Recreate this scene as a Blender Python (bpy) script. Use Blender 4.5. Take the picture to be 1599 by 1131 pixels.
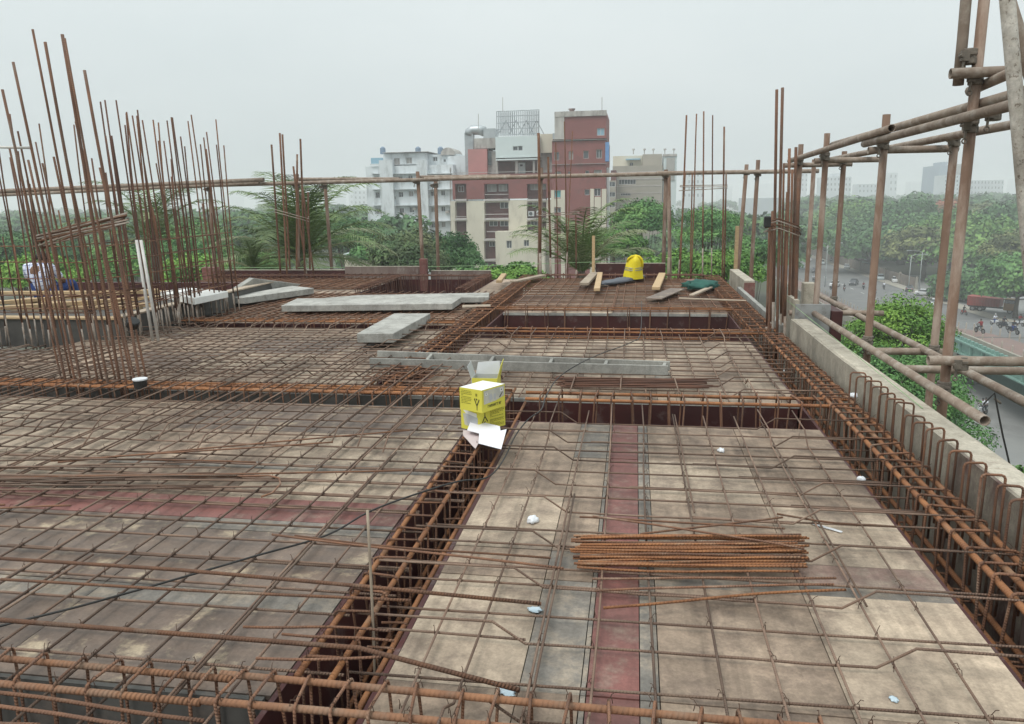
import bpy, bmesh, math, random
import numpy as np
from mathutils import Vector, Matrix
R = math.radians
rnd = random.Random(7)
nr = np.random.RandomState(11)
for o in list(bpy.data.objects): bpy.data.objects.remove(o)
scene = bpy.context.scene
COL = scene.collection

# ------------------------------------------------------------------ camera
F, CX, CY, EYE = 1200.0, 799.5, 565.5, 1.6
AY = Vector((993 - CX, -(308 - CY), -F)).normalized()
AX = Vector((7900.0, -125.0, 1200.0)); AX = (AX - AX.dot(AY) * AY).normalized()
AZ = AX.cross(AY)
M = Matrix((AX, AY, AZ))                        # camera axes -> world axes
CAM = Vector((0, 0, EYE))
cd = bpy.data.cameras.new('camera'); cd.sensor_width = 36; cd.lens = 36 * F / 1599
cd.clip_start = 0.05; cd.clip_end = 30000
cam = bpy.data.objects.new('camera', cd); COL.objects.link(cam)
cam.matrix_world = Matrix.Translation(CAM) @ M.to_4x4()
scene.camera = cam
scene.render.resolution_x, scene.render.resolution_y = 1024, 724

def ray(x, y): return M @ Vector((x - CX, -(y - CY), -F))
def onz(x, y, z=0.0):
    d = ray(x, y); return CAM + d * ((z - EYE) / d.z)
def ony(x, y, Y):
    d = ray(x, y); return CAM + d * (Y / d.y)
def onx(x, y, X):
    d = ray(x, y); return CAM + d * (X / d.x)

# ------------------------------------------------------------------ sky, sun, exposure
SUN_EL, SUN_AZ = R(58), R(215)
w = bpy.data.worlds.new('World'); scene.world = w; w.use_nodes = True
nt = w.node_tree; N = nt.nodes; N.clear()
out = N.new('ShaderNodeOutputWorld'); bg = N.new('ShaderNodeBackground')
sky = N.new('ShaderNodeTexSky'); sky.sky_type = 'NISHITA'; sky.sun_disc = False
sky.sun_elevation = SUN_EL; sky.sun_rotation = SUN_AZ
sky.air_density = 1.0; sky.dust_density = 4.0; sky.ozone_density = 1.0
hs = N.new('ShaderNodeHueSaturation'); hs.inputs['Saturation'].default_value = 0.22
tc = N.new('ShaderNodeTexCoord'); mp = N.new('ShaderNodeMapping'); mp.inputs['Scale'].default_value = (1.0, 1.0, 3.0)
cl = N.new('ShaderNodeTexNoise'); cl.inputs['Scale'].default_value = 1.6; cl.inputs['Detail'].default_value = 5
cr = N.new('ShaderNodeValToRGB')
cr.color_ramp.elements[0].position = 0.3; cr.color_ramp.elements[0].color = (6.4, 7.2, 7.32, 1)
cr.color_ramp.elements[1].position = 0.75; cr.color_ramp.elements[1].color = (7.5, 8.12, 8.15, 1)
mx = N.new('ShaderNodeMixRGB'); mx.inputs[0].default_value = 0.86          # cloud cover over the clear sky
nt.links.new(tc.outputs['Generated'], mp.inputs[0]); nt.links.new(mp.outputs[0], cl.inputs['Vector'])
nt.links.new(cl.outputs['Fac'], cr.inputs[0]); nt.links.new(sky.outputs[0], hs.inputs['Color'])
nt.links.new(hs.outputs[0], mx.inputs[1]); nt.links.new(cr.outputs[0], mx.inputs[2])
sx_ = N.new('ShaderNodeSeparateXYZ'); nt.links.new(tc.outputs['Generated'], sx_.inputs[0])       # overcast: brighter towards the zenith
cz_ = N.new('ShaderNodeMath'); cz_.operation = 'MAXIMUM'; cz_.inputs[1].default_value = 0; nt.links.new(sx_.outputs[2], cz_.inputs[0])
q1 = N.new('ShaderNodeMath'); q1.operation = 'MULTIPLY_ADD'; q1.inputs[1].default_value = .75; q1.inputs[2].default_value = .5; nt.links.new(cz_.outputs[0], q1.inputs[0])
q2 = N.new('ShaderNodeMath'); q2.operation = 'MULTIPLY_ADD'; q2.inputs[2].default_value = .93; nt.links.new(cz_.outputs[0], q2.inputs[0]); nt.links.new(q1.outputs[0], q2.inputs[1])
vm = N.new('ShaderNodeVectorMath'); vm.operation = 'SCALE'; nt.links.new(mx.outputs[0], vm.inputs[0]); nt.links.new(q2.outputs[0], vm.inputs['Scale'])
nt.links.new(vm.outputs[0], bg.inputs['Color']); bg.inputs['Strength'].default_value = 0.1
nt.links.new(bg.outputs[0], out.inputs['Surface'])
sd = bpy.data.lights.new('sun', 'SUN'); sd.energy = 1.5; sd.angle = R(24); sd.color = (1, 0.96, 0.9)
so = bpy.data.objects.new('sun', sd); COL.objects.link(so)
so.rotation_euler = (R(90) - SUN_EL, 0, math.pi - SUN_AZ)
so.location = (0, 0, 200)
vs = scene.view_settings
scene.cycles.volume_bounces = 3; scene.cycles.max_bounces = 10
vs.view_transform = 'Standard'; vs.look = 'None'; vs.exposure = 0.1; vs.gamma = 1.0; vs.use_curve_mapping = False

# ------------------------------------------------------------------ materials
MATS = {}
def mat(name, c1, c2=None, scale=6.0, rough=0.8, bump=0.0, detail=6.0, lo=0.35, hi=0.65, var=0.0, metal=0.0,
        c3=None, s3=2.0, lo3=0.55, hi3=0.7, ribs=0.0, coord='Object', stretch=None, attr=None, spec=0.35, bscale=None, dirt=0.0):
    m = bpy.data.materials.new(name); m.use_nodes = True
    t = m.node_tree; n = t.nodes; L = t.links
    b = n['Principled BSDF']; b.inputs['Roughness'].default_value = rough; b.inputs['Metallic'].default_value = metal
    b.inputs['Specular IOR Level'].default_value = spec
    if c2 is None: c2 = tuple(v * 0.8 for v in c1)
    co = n.new('ShaderNodeTexCoord'); oi = n.new('ShaderNodeObjectInfo')
    ad = n.new('ShaderNodeVectorMath'); ad.operation = 'MULTIPLY_ADD'
    cb = n.new('ShaderNodeCombineXYZ')
    for i in range(3): L.new(oi.outputs['Random'], cb.inputs[i])
    L.new(cb.outputs[0], ad.inputs[0]); ad.inputs[1].default_value = (37, 53, 71); L.new(co.outputs[coord], ad.inputs[2])
    vec = ad.outputs[0]
    if stretch:
        sm = n.new('ShaderNodeMapping'); sm.inputs['Scale'].default_value = stretch; L.new(vec, sm.inputs[0]); vec = sm.outputs[0]
    nz = n.new('ShaderNodeTexNoise'); nz.inputs['Scale'].default_value = scale; nz.inputs['Detail'].default_value = detail
    nz.inputs['Roughness'].default_value = 0.62; L.new(vec, nz.inputs['Vector'])
    rp = n.new('ShaderNodeValToRGB'); e = rp.color_ramp.elements
    e[0].position = lo; e[0].color = (*c1, 1); e[1].position = hi; e[1].color = (*c2, 1)
    L.new(nz.outputs['Fac'], rp.inputs[0]); colr = rp.outputs[0]
    if c3:
        n3 = n.new('ShaderNodeTexNoise'); n3.inputs['Scale'].default_value = s3; n3.inputs['Detail'].default_value = 9; n3.inputs['Roughness'].default_value = 0.7
        L.new(vec, n3.inputs['Vector'])
        mr = n.new('ShaderNodeMapRange'); mr.inputs[1].default_value = lo3; mr.inputs[2].default_value = hi3; L.new(n3.outputs['Fac'], mr.inputs[0])
        mm = n.new('ShaderNodeMixRGB'); L.new(mr.outputs[0], mm.inputs[0]); L.new(colr, mm.inputs[1]); mm.inputs[2].default_value = (*c3, 1); colr = mm.outputs[0]
    if attr:
        an = n.new('ShaderNodeAttribute'); an.attribute_name = attr
        mr = n.new('ShaderNodeMapRange'); mr.inputs[3].default_value = 0.55; mr.inputs[4].default_value = 1.5; L.new(an.outputs['Fac'], mr.inputs[0])
        h2 = n.new('ShaderNodeHueSaturation'); L.new(mr.outputs[0], h2.inputs['Value']); L.new(colr, h2.inputs['Color'])
        mh = n.new('ShaderNodeMapRange'); mh.inputs[3].default_value = 0.515; mh.inputs[4].default_value = 0.48; L.new(an.outputs['Fac'], mh.inputs[0])
        L.new(mh.outputs[0], h2.inputs['Hue']); colr = h2.outputs[0]
    if dirt:                                                # mud and water marks spread over neighbouring panels, plus fine grain
        for (sc_, lo_, hi_, dd, w1, w2) in ((1.1, .36, .62, 10, 1 - dirt, 1.05), (9.0, .42, .62, 6, 1 - dirt * .45, 1.06), (70.0, .4, .6, 3, .88, 1.06), (-1, .5, .66, 4, 1.0, 1 - dirt * .55)):
            nd = n.new('ShaderNodeTexNoise'); nd.inputs['Scale'].default_value = sc_; nd.inputs['Detail'].default_value = dd; nd.inputs['Roughness'].default_value = .68
            nd.inputs['Distortion'].default_value = .6
            if sc_ < 0:
                mq = n.new('ShaderNodeMapping'); mq.inputs['Scale'].default_value = (9, .5, 1); L.new(co.outputs['Object'], mq.inputs[0]); L.new(mq.outputs[0], nd.inputs['Vector']); nd.inputs['Scale'].default_value = 1; nd.inputs['Distortion'].default_value = .1
            else: L.new(co.outputs['Object'], nd.inputs['Vector'])
            md_ = n.new('ShaderNodeMapRange'); md_.inputs[1].default_value = lo_; md_.inputs[2].default_value = hi_; md_.inputs[3].default_value = w1; md_.inputs[4].default_value = w2; L.new(nd.outputs['Fac'], md_.inputs[0])
            hh_ = n.new('ShaderNodeVectorMath'); hh_.operation = 'SCALE'; L.new(colr, hh_.inputs[0]); L.new(md_.outputs[0], hh_.inputs['Scale']); colr = hh_.outputs[0]
    if var:
        mr = n.new('ShaderNodeMapRange'); mr.inputs[3].default_value = 1 - var; mr.inputs[4].default_value = 1 + var; L.new(oi.outputs['Random'], mr.inputs[0])
        h = n.new('ShaderNodeHueSaturation'); L.new(mr.outputs[0], h.inputs['Value']); L.new(colr, h.inputs['Color']); colr = h.outputs[0]
    L.new(colr, b.inputs['Base Color'])
    hgt = None
    if bump:
        nb = n.new('ShaderNodeTexNoise'); nb.inputs['Scale'].default_value = bscale or scale * 4; nb.inputs['Detail'].default_value = 6; L.new(vec, nb.inputs['Vector'])
        bp = n.new('ShaderNodeBump'); bp.inputs['Strength'].default_value = bump; bp.inputs['Distance'].default_value = 0.01
        L.new(nb.outputs['Fac'], bp.inputs['Height']); L.new(bp.outputs[0], b.inputs['Normal']); hgt = bp
    if ribs:
        sx = n.new('ShaderNodeSeparateXYZ'); L.new(co.outputs['UV'], sx.inputs[0])
        mu = n.new('ShaderNodeMath'); mu.operation = 'MULTIPLY_ADD'; L.new(sx.outputs[1], mu.inputs[0]); mu.inputs[1].default_value = 1 / ribs
        L.new(sx.outputs[0], mu.inputs[2])
        m2 = n.new('ShaderNodeMath'); m2.operation = 'MULTIPLY'; L.new(mu.outputs[0], m2.inputs[0]); m2.inputs[1].default_value = 2 * math.pi
        sn = n.new('ShaderNodeMath'); sn.operation = 'SINE'; L.new(m2.outputs[0], sn.inputs[0])
        bp = n.new('ShaderNodeBump'); bp.inputs['Strength'].default_value = 0.7; bp.inputs['Distance'].default_value = 0.0015
        L.new(sn.outputs[0], bp.inputs['Height']); L.new(bp.outputs[0], b.inputs['Normal'])
        if hgt: L.new(hgt.outputs[0], bp.inputs['Normal'])
    MATS[name] = m
    return m

mat('rust', (0.20, 0.098, 0.056), (0.125, 0.068, 0.046), 9, 0.85, 0.3, var=0.3, c3=(0.26, 0.185, 0.135), s3=3.5, ribs=0.012)
mat('rust_bar', (0.32, 0.14, 0.058), (0.185, 0.08, 0.04), 7, 0.8, 0.3, var=0.2, c3=(0.29, 0.19, 0.125), s3=3, ribs=0.016)
mat('rust_col_backlit', (0.215, 0.11, 0.068), (0.13, 0.076, 0.055), 4, 0.8, 0.3, var=0.2, c3=(0.24, 0.165, 0.125), s3=2, ribs=0.016)  # rust of the column bars, their backlit darkness put into the colour
mat('rust_near', (0.255, 0.125, 0.066), (0.15, 0.078, 0.048), 8, 0.85, 0.4, var=0.2, c3=(0.24, 0.165, 0.115), s3=4, lo3=.5, hi3=.7, ribs=0.016)
mat('rust_mesh', (0.185, 0.118, 0.084), (0.115, 0.076, 0.058), 5, 0.85, 0.2, var=0.35, c3=(0.27, 0.195, 0.145), s3=1.8, lo3=.5, hi3=.75, ribs=0.011)
mat('rust_far', (0.155, 0.075, 0.05), (0.105, 0.06, 0.046), 5, 0.9, 0, var=0.3)
mat('rust_wire', (0.085, 0.05, 0.035), None, 9, 0.9)
mat('cement_bar', (0.36, 0.32, 0.28), (0.22, 0.16, 0.12), 14, 0.95, 0.2)
mat('tube', (0.285, 0.228, 0.182), (0.19, 0.138, 0.104), 7, 0.75, 0.35, c3=(0.38, 0.335, 0.285), s3=9, lo3=.5, hi3=.68, var=0.15)
mat('tube_rust', (0.195, 0.125, 0.088), (0.12, 0.072, 0.05), 5, 0.8, 0.35, c3=(0.30, 0.235, 0.19), s3=6, lo3=.48, hi3=.68, var=0.15, stretch=(1, 1, .3))
mat('tube_speck', (0.62, 0.58, 0.52), (0.42, 0.37, 0.31), 8, 0.85, 0.4, c3=(0.17, 0.13, 0.10), s3=45, lo3=.56, hi3=.66, dirt=.3)
mat('clamp', (0.14, 0.12, 0.10), (0.2, 0.17, 0.14), 20, 0.6, 0.3, metal=0.4)
mat('ply', (0.42, 0.318, 0.235), (0.315, 0.236, 0.175), 2.2, 0.75, 0.1, var=0.14, c3=(0.175, 0.128, 0.10), s3=4.5, lo3=.48, hi3=.7, dirt=.45)
mat('ply_pale', (0.50, 0.40, 0.30), (0.37, 0.288, 0.215), 2.5, 0.75, 0.1, var=0.12, c3=(0.23, 0.175, 0.138), s3=5, lo3=.5, hi3=.72, dirt=.42)
mat('ply_brown', (0.215, 0.158, 0.122), (0.16, 0.122, 0.10), 3, 0.5, 0.1, var=0.12, c3=(0.44, 0.35, 0.245), s3=4.5, lo3=.54, hi3=.64, dirt=.3)
mat('ply_red', (0.25, 0.103, 0.088), (0.19, 0.09, 0.078), 3, 0.65, 0.1, var=0.15, c3=(0.31, 0.22, 0.175), s3=6, lo3=.52, hi3=.72, dirt=.3)
mat('ply_faded', (0.29, 0.19, 0.15), (0.22, 0.15, 0.125), 3, 0.7, 0.1, c3=(0.36, 0.3, 0.23), s3=5, lo3=.45, hi3=.7, dirt=0.4)
mat('ply_grey', (0.175, 0.16, 0.142), (0.235, 0.208, 0.178), 4, 0.7, 0.1, var=0.15, c3=(0.38, 0.31, 0.235), s3=6, lo3=.47, hi3=.68, dirt=.35)
mat('form_wine', (0.075, 0.022, 0.02), (0.05, 0.02, 0.02), 3, 0.55, 0.1, c3=(0.16, 0.12, 0.11), s3=5, lo3=.56, hi3=.75, var=.15)
mat('form_board', (0.40, 0.36, 0.285), (0.29, 0.25, 0.20), 3, 0.8, 0.2, c3=(0.12, 0.062, 0.054), s3=2.4, lo3=.5, hi3=.66, var=.15, stretch=(1, 1, .6), dirt=.35)
mat('form_pale', (0.46, 0.415, 0.335), (0.36, 0.32, 0.26), 3, 0.85, 0.2, c3=(0.24, 0.205, 0.17), s3=4, lo3=.52, hi3=.75, stretch=(1, 1, .5), dirt=.3, var=.08)
mat('form_top', (0.52, 0.47, 0.385), (0.43, 0.385, 0.31), 5, 0.85, 0.2, c3=(0.3, 0.25, 0.2), s3=9, dirt=0.3)
mat('form_stain', (0.27, 0.22, 0.19), (0.11, 0.055, 0.05), 3, 0.8, 0.2, c3=(0.36, 0.32, 0.28), s3=6, stretch=(1, 1, .35), var=.2)
mat('concrete', (0.34, 0.335, 0.305), (0.27, 0.262, 0.24), 5, 0.9, 0.35, c3=(0.2, 0.19, 0.175), s3=7, lo3=.58, hi3=.75, var=.06, dirt=0.25)
mat('concrete_pale', (0.46, 0.45, 0.415), (0.37, 0.36, 0.33), 4, 0.9, 0.2, c3=(0.24, 0.225, 0.2), s3=8, lo3=.52, hi3=.75, dirt=0.25)
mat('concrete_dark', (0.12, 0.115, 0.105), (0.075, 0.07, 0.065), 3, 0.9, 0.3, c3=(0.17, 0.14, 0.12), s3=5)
mat('steel_panel', (0.30, 0.305, 0.3), (0.23, 0.23, 0.225), 6, 0.6, 0.2, c3=(0.16, 0.14, 0.13), s3=12)
mat('timber', (0.50, 0.36, 0.21), (0.38, 0.26, 0.145), 4, 0.75, 0.2, stretch=(1, 6, 6), var=.15)
mat('timber_grey', (0.40, 0.33, 0.25), (0.28, 0.22, 0.17), 4, 0.8, 0.2, var=.15)
mat('pvc', (0.62, 0.61, 0.58), (0.5, 0.48, 0.45), 8, 0.5)
mat('black_plastic', (0.018, 0.018, 0.018), (0.03, 0.03, 0.03), 8, 0.45)
mat('cable', (0.02, 0.02, 0.02), (0.035, 0.032, 0.03), 8, 0.5)
mat('string', (0.26, 0.4, 0.2), None, 8, 0.7)
mat('paper', (0.74, 0.73, 0.77), (0.70, 0.695, 0.74), 3, 0.7)
mat('paper_pink', (0.55, 0.46, 0.45), (0.48, 0.40, 0.395), 5, 0.7)
mat('card_white', (0.74, 0.74, 0.71), (0.68, 0.68, 0.65), 4, 0.6)
mat('card_grey', (0.46, 0.47, 0.48), (0.40, 0.41, 0.42), 4, 0.7)
mat('card_yellow', (0.70, 0.645, 0.09), (0.62, 0.57, 0.075), 3, 0.55)
mat('card_silver', (0.44, 0.44, 0.40), (0.58, 0.56, 0.45), 12, 0.55)
mat('ink', (0.03, 0.03, 0.025), None, 8, 0.6)
mat('ink_soft', (0.26, 0.24, 0.03), None, 8, 0.6)
mat('plastic_white', (0.75, 0.77, 0.8), None, 6, 0.4)
mat('plastic_blue', (0.5, 0.6, 0.66), None, 6, 0.4)
mat('vest', (0.74, 0.60, 0.02), (0.62, 0.50, 0.015), 5, 0.6, 0.3)
mat('reflective', (0.30, 0.28, 0.16), None, 6, 0.4)
mat('cloth_green', (0.03, 0.11, 0.085), (0.02, 0.07, 0.06), 9, 0.9)
mat('cloth_grey', (0.12, 0.13, 0.15), None, 9, 0.9)
# ------------------------------------------------------------------ mesh helpers
class MB:
    def __init__(s): s.v = []; s.f = []; s.uv = []; s.mi = []; s.cur = 0
    def face(s, idx, uv=None):
        s.f.append(idx); s.uv.append(uv or [(0, 0)] * len(idx)); s.mi.append(s.cur)
    def quad(s, a, b, c, d):
        k = len(s.v); s.v += [tuple(a), tuple(b), tuple(c), tuple(d)]; s.face([k, k + 1, k + 2, k + 3]); return s
    def box(s, lo, hi, T=None):
        k = len(s.v)
        for z in (lo[2], hi[2]):
            for (x, y) in ((lo[0], lo[1]), (hi[0], lo[1]), (hi[0], hi[1]), (lo[0], hi[1])):
                p = Vector((x, y, z)); s.v.append(tuple(T @ p if T else p))
        for q in ((3, 2, 1, 0), (4, 5, 6, 7), (0, 1, 5, 4), (1, 2, 6, 5), (2, 3, 7, 6), (3, 0, 4, 7)): s.face([k + i for i in q])
        return s
    def prism(s, pts, a, b, axis='y'):
        # closed outline pts (u,v) extruded along an axis
        k = len(s.v); n = len(pts)
        for t in (a, b):
            for (u, v) in pts: s.v.append({'y': (u, t, v), 'x': (t, u, v), 'z': (u, v, t)}[axis])
        s.face([k + i for i in range(n)][::-1]); s.face([k + n + i for i in range(n)])
        for i in range(n): s.face([k + i, k + (i + 1) % n, k + n + (i + 1) % n, k + n + i])
        return s
    def tube(s, path, r, n=6, caps=True, hollow=False):
        P = [Vector(p) for p in path]; m = len(P)
        rs = r if isinstance(r, (list, tuple)) else [r] * m
        k = len(s.v); ref = None; ln = 0.0; Ls = []
        for i in range(m):
            d = (P[min(i + 1, m - 1)] - P[max(i - 1, 0)])
            if d.length < 1e-9: d = Vector((0, 0, 1))
            d.normalize()
            if ref is None:
                a = Vector((0, 0, 1)) if abs(d.z) < 0.9 else Vector((1, 0, 0)); ref = a.cross(d).normalized()
            else:
                ref = (ref - ref.dot(d) * d)
                if ref.length < 1e-6: ref = Vector((0, 0, 1)).cross(d)
                ref.normalize()
            b = d.cross(ref)
            if i: ln += (P[i] - P[i - 1]).length
            Ls.append(ln)
            for j in range(n):
                a = 2 * math.pi * j / n
                s.v.append(tuple(P[i] + (ref * math.cos(a) + b * math.sin(a)) * rs[i]))
        for i in range(m - 1):
            for j in range(n):
                j2 = (j + 1) % n
                s.face([k + i * n + j, k + i * n + j2, k + (i + 1) * n + j2, k + (i + 1) * n + j],
                       [(j / n, Ls[i]), ((j + 1) / n, Ls[i]), ((j + 1) / n, Ls[i + 1]), (j / n, Ls[i + 1])])
        if caps:
            s.face([k + j for j in range(n)][::-1]); s.face([k + (m - 1) * n + j for j in range(n)])
        return s
    def lathe(s, prof, c=(0, 0, 0), n=12, T=None):
        k = len(s.v)
        for (r, z) in prof:
            for j in range(n):
                a = 2 * math.pi * j / n; p = Vector((c[0] + r * math.cos(a), c[1] + r * math.sin(a), c[2] + z))
                s.v.append(tuple(T @ p if T else p))
        for i in range(len(prof) - 1):
            for j in range(n):
                s.face([k + i * n + j, k + i * n + (j + 1) % n, k + (i + 1) * n + (j + 1) % n, k + (i + 1) * n + j])
        s.face([k + j for j in range(n)][::-1]); s.face([k + (len(prof) - 1) * n + j for j in range(n)])
        return s
    def build(s, name, m, parent=None, smooth=False, bevel=0):
        off = Vector(parent['_o']) if parent is not None else Vector((0, 0, 0))
        me = bpy.data.meshes.new(name)
        me.from_pydata([(x - off.x, y - off.y, z - off.z) for x, y, z in s.v], [], s.f)
        ul = me.uv_layers.new(name='UVMap')
        ul.data.foreach_set('uv', [c for f in s.uv for p in f for c in p])
        ms = m if isinstance(m, (list, tuple)) else [m]
        for q in ms: me.materials.append(MATS[q] if isinstance(q, str) else q)
        me.polygons.foreach_set('material_index', s.mi)
        if smooth: me.polygons.foreach_set('use_smooth', [True] * len(me.polygons))
        me.update()
        o = bpy.data.objects.new(name, me); COL.objects.link(o)
        if parent is not None:
            o.parent = parent
            o['_o'] = tuple(off)
        else: o['_o'] = (0, 0, 0)
        if bevel:
            b = o.modifiers.new('bevel', 'BEVEL'); b.width = bevel; b.segments = 1; b.limit_method = 'ANGLE'
        return o

def tag(o, label=None, cat=None, group=None, kind=None):
    if label: o['label'] = label
    if cat: o['category'] = cat
    if group: o['group'] = group
    if kind: o['kind'] = kind
    return o
def thing(name, label, cat, loc=(0, 0, 0), group=None):
    o = bpy.data.objects.new(name, None); COL.objects.link(o); o.location = loc; o['_o'] = tuple(loc); o.empty_display_size = .2
    return tag(o, label, cat, group)
def struct_root(name, loc=(0, 0, 0)):
    o = bpy.data.objects.new(name, None); COL.objects.link(o); o.location = loc; o['_o'] = tuple(loc); o['kind'] = 'structure'; return o
def copy_tree(o, parent=None):
    c = o.copy(); COL.objects.link(c); c.parent = parent
    for ch in list(o.children): copy_tree(ch, c)
    return c
def lin(a, b, n): return [a + (b - a) * i / (n - 1) for i in range(n)]
def wob(p0, p1, n=6, amp=.004, seed=None):
    p0 = Vector(p0); p1 = Vector(p1); d = p1 - p0; L = d.length
    a = rnd.uniform(-1, 1) * amp * 2; b = rnd.uniform(-1, 1) * amp; ph = rnd.uniform(0, 6)
    s = d.cross(Vector((0, 0, 1)));
    if s.length < 1e-3: s = Vector((1, 0, 0))
    s.normalize(); u = s.cross(d).normalized()
    return [p0 + d * t + s * (a * math.sin(math.pi * t) + b * math.sin(ph + 7 * t)) + u * (b * .5 * math.sin(ph * 2 + 5 * t)) for t in lin(0, 1, n)]
# ================================================================== THE SLAB: formwork deck, troughs
def rects_deck(bay, xs, ys, pick, root):
    """panels between grid lines xs, ys; pick(i,j)->material"""
    g = .0018
    for i in range(len(xs) - 1):
        for j in range(len(ys) - 1):
            m = pick(i, j)
            if m is None: continue
            dz = rnd.uniform(-.0025, .0025)
            MB().box((xs[i] + g, ys[j] + g, -.02), (xs[i + 1] - g, ys[j + 1] - g, dz)).build('panel', m, root)
deck = struct_root('formwork_deck')
# near right bay
xs = [-.82, -.36, -.155, -.135, .04, .105, .70, 1.285]; ys = [1.0, 2.25, 3.02, 3.12, 3.30, 3.98, 4.62, 5.38]
def pk(i, j):
    if i == 1: return 'ply_grey' if j in (1, 3, 6) else 'ply'
    if i in (2, 4): return 'ply_grey'
    if i == 3: return 'ply_red'
    if j == 3 and i == 6: return 'ply_faded'
    if j == 2: return 'ply_grey' if i > 4 else 'ply'
    return ['ply', 'ply_pale', 'ply'][(i + j) % 3]
rects_deck('r1', xs, ys, pk, deck)
# near left bay
xs = [-8.2, -6.9, -5.7, -4.5, -3.3, -2.25, -1.17]; ys = [2.11, 2.62, 2.76, 3.33, 3.46, 3.74, 4.2, 4.32, 4.95, 5.7]
def pk(i, j):
    if j == 1: return 'ply_grey'
    if j == 3: return 'ply_grey' if i % 2 else 'ply_brown'
    if j == 4: return 'ply_red'
    if j == 6: return 'ply_grey' if i > 3 else 'ply'
    if j in (0, 2): return 'ply_brown'
    if j == 8 and i > 3: return 'ply_brown'
    return ['ply_pale', 'ply'][(i * 3 + j) % 2]
rects_deck('l1', xs, ys, pk, deck)
mixed = lambda i, j: ['ply', 'ply_pale', 'ply_brown', 'ply', 'ply_pale', 'ply', 'ply'][(i * 5 + j * 3 + (i * j) % 4) % 7]
rects_deck('r2', [-1.86, -1.0, -.45, .2, .35, .95, 1.285], [6.05, 6.5, 7.15, 7.8, 8.3, 8.78], lambda i, j: ['ply', 'ply_pale', 'ply'][(i + 2 * j) % 3] if (i, j) != (3, 1) else 'ply_grey', deck)
rects_deck('l2', [-6.6, -5.5, -4.4, -3.3, -2.28], [6.05, 6.9, 7.7, 8.5, 9.3], mixed, deck)
rects_deck('l2b', [-9.2, -8.0, -6.6], [6.05, 6.9, 7.68], mixed, deck)
rects_deck('r3', [-1.86, -1.1, -.3, .5, 1.285], [10.82, 11.9, 13.0, 14.2, 15.55], lambda i, j: ['ply', 'ply_pale', 'ply_brown'][(i + 2 * j) % 3], deck)
rects_deck('l3', [-5.95, -5.0, -3.9, -2.28], [9.72, 10.8, 11.9, 12.9], mixed, deck)
rects_deck('l3b', [-5.95, -4.9], [12.9, 14.2, 15.55], mixed, deck)
rects_deck('l3c', [-2.8, -2.28], [12.9, 14.2, 15.55], mixed, deck)
rects_deck('l3d', [-9.2, -7.6, -5.95], [13.6, 14.6, 15.55], mixed, deck)

form = struct_root('beam_formwork')
def trough(x0, x1, y0, y1, d=.55, sides='nsew', side='form_wine', bottom='form_wine'):
    t = .018
    # boards stand just behind the deck's edge, their top a little below the deck
    def bd(lo, hi): MB().box(lo, hi).build('board', side, form)
    if 'n' in sides: bd((x0, y1 - .002, -d), (x1, y1 + t, -.0045))
    if 's' in sides: bd((x0, y0 - t, -d), (x1, y0 + .002, -.0045))
    if 'w' in sides: bd((x0 - t, y0, -d), (x0 + .002, y1, -.0045))
    if 'e' in sides: bd((x1 - .002, y0, -d), (x1 + t, y1, -.0045))
    MB().box((x0, y0, -d - t), (x1, y1, -d)).build('board', bottom, form)
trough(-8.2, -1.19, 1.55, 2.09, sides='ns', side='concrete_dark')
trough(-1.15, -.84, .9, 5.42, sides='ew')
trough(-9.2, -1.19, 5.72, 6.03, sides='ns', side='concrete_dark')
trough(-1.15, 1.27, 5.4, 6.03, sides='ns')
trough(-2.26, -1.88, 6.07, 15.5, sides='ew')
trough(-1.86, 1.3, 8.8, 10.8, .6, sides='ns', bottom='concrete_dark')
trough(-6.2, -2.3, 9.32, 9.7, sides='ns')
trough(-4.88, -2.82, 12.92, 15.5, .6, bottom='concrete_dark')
trough(1.3, 1.69, .6, 15.5, sides='w')
# pale sawn edge of the plywood along the far side of the cross trough
MB().box((-1.86, 6.026, -.024), (1.28, 6.046, .004)).build('edge_strip', 'concrete_pale', form)
MB().box((-1.86, 10.79, -.03), (1.28, 10.812, .004)).build('edge_strip', 'concrete_pale', form)
# storeys below: columns of finished floors carry the deck
bl = struct_root('building_under_construction')
for k, z in enumerate((-3.4, -6.6, -9.8, -13.0, -16.2, -19.4)):
    MB().box((-14, -3, z - .15), (1.65, 15.6, z)).build('floor_slab', 'concrete', bl)
for x in (-12, -8, -4.6, -1, 1.35):
    for y in (-2.6, 2, 6, 9.5, 15.2):
        MB().box((x - .12, y - .3, -20.998), (x + .12, y + .3, -.68)).build('column', 'concrete', bl)
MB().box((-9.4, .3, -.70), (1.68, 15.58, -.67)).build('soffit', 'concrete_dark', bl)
MB().box((-14, -3, -20.995), (-13.8, 15.6, -3.4)).build('wall', 'concrete', bl)
MB().box((-13.8, 15.3, -20.995), (1.2, 15.45, -3.55)).build('wall', 'concrete', bl)

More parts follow.
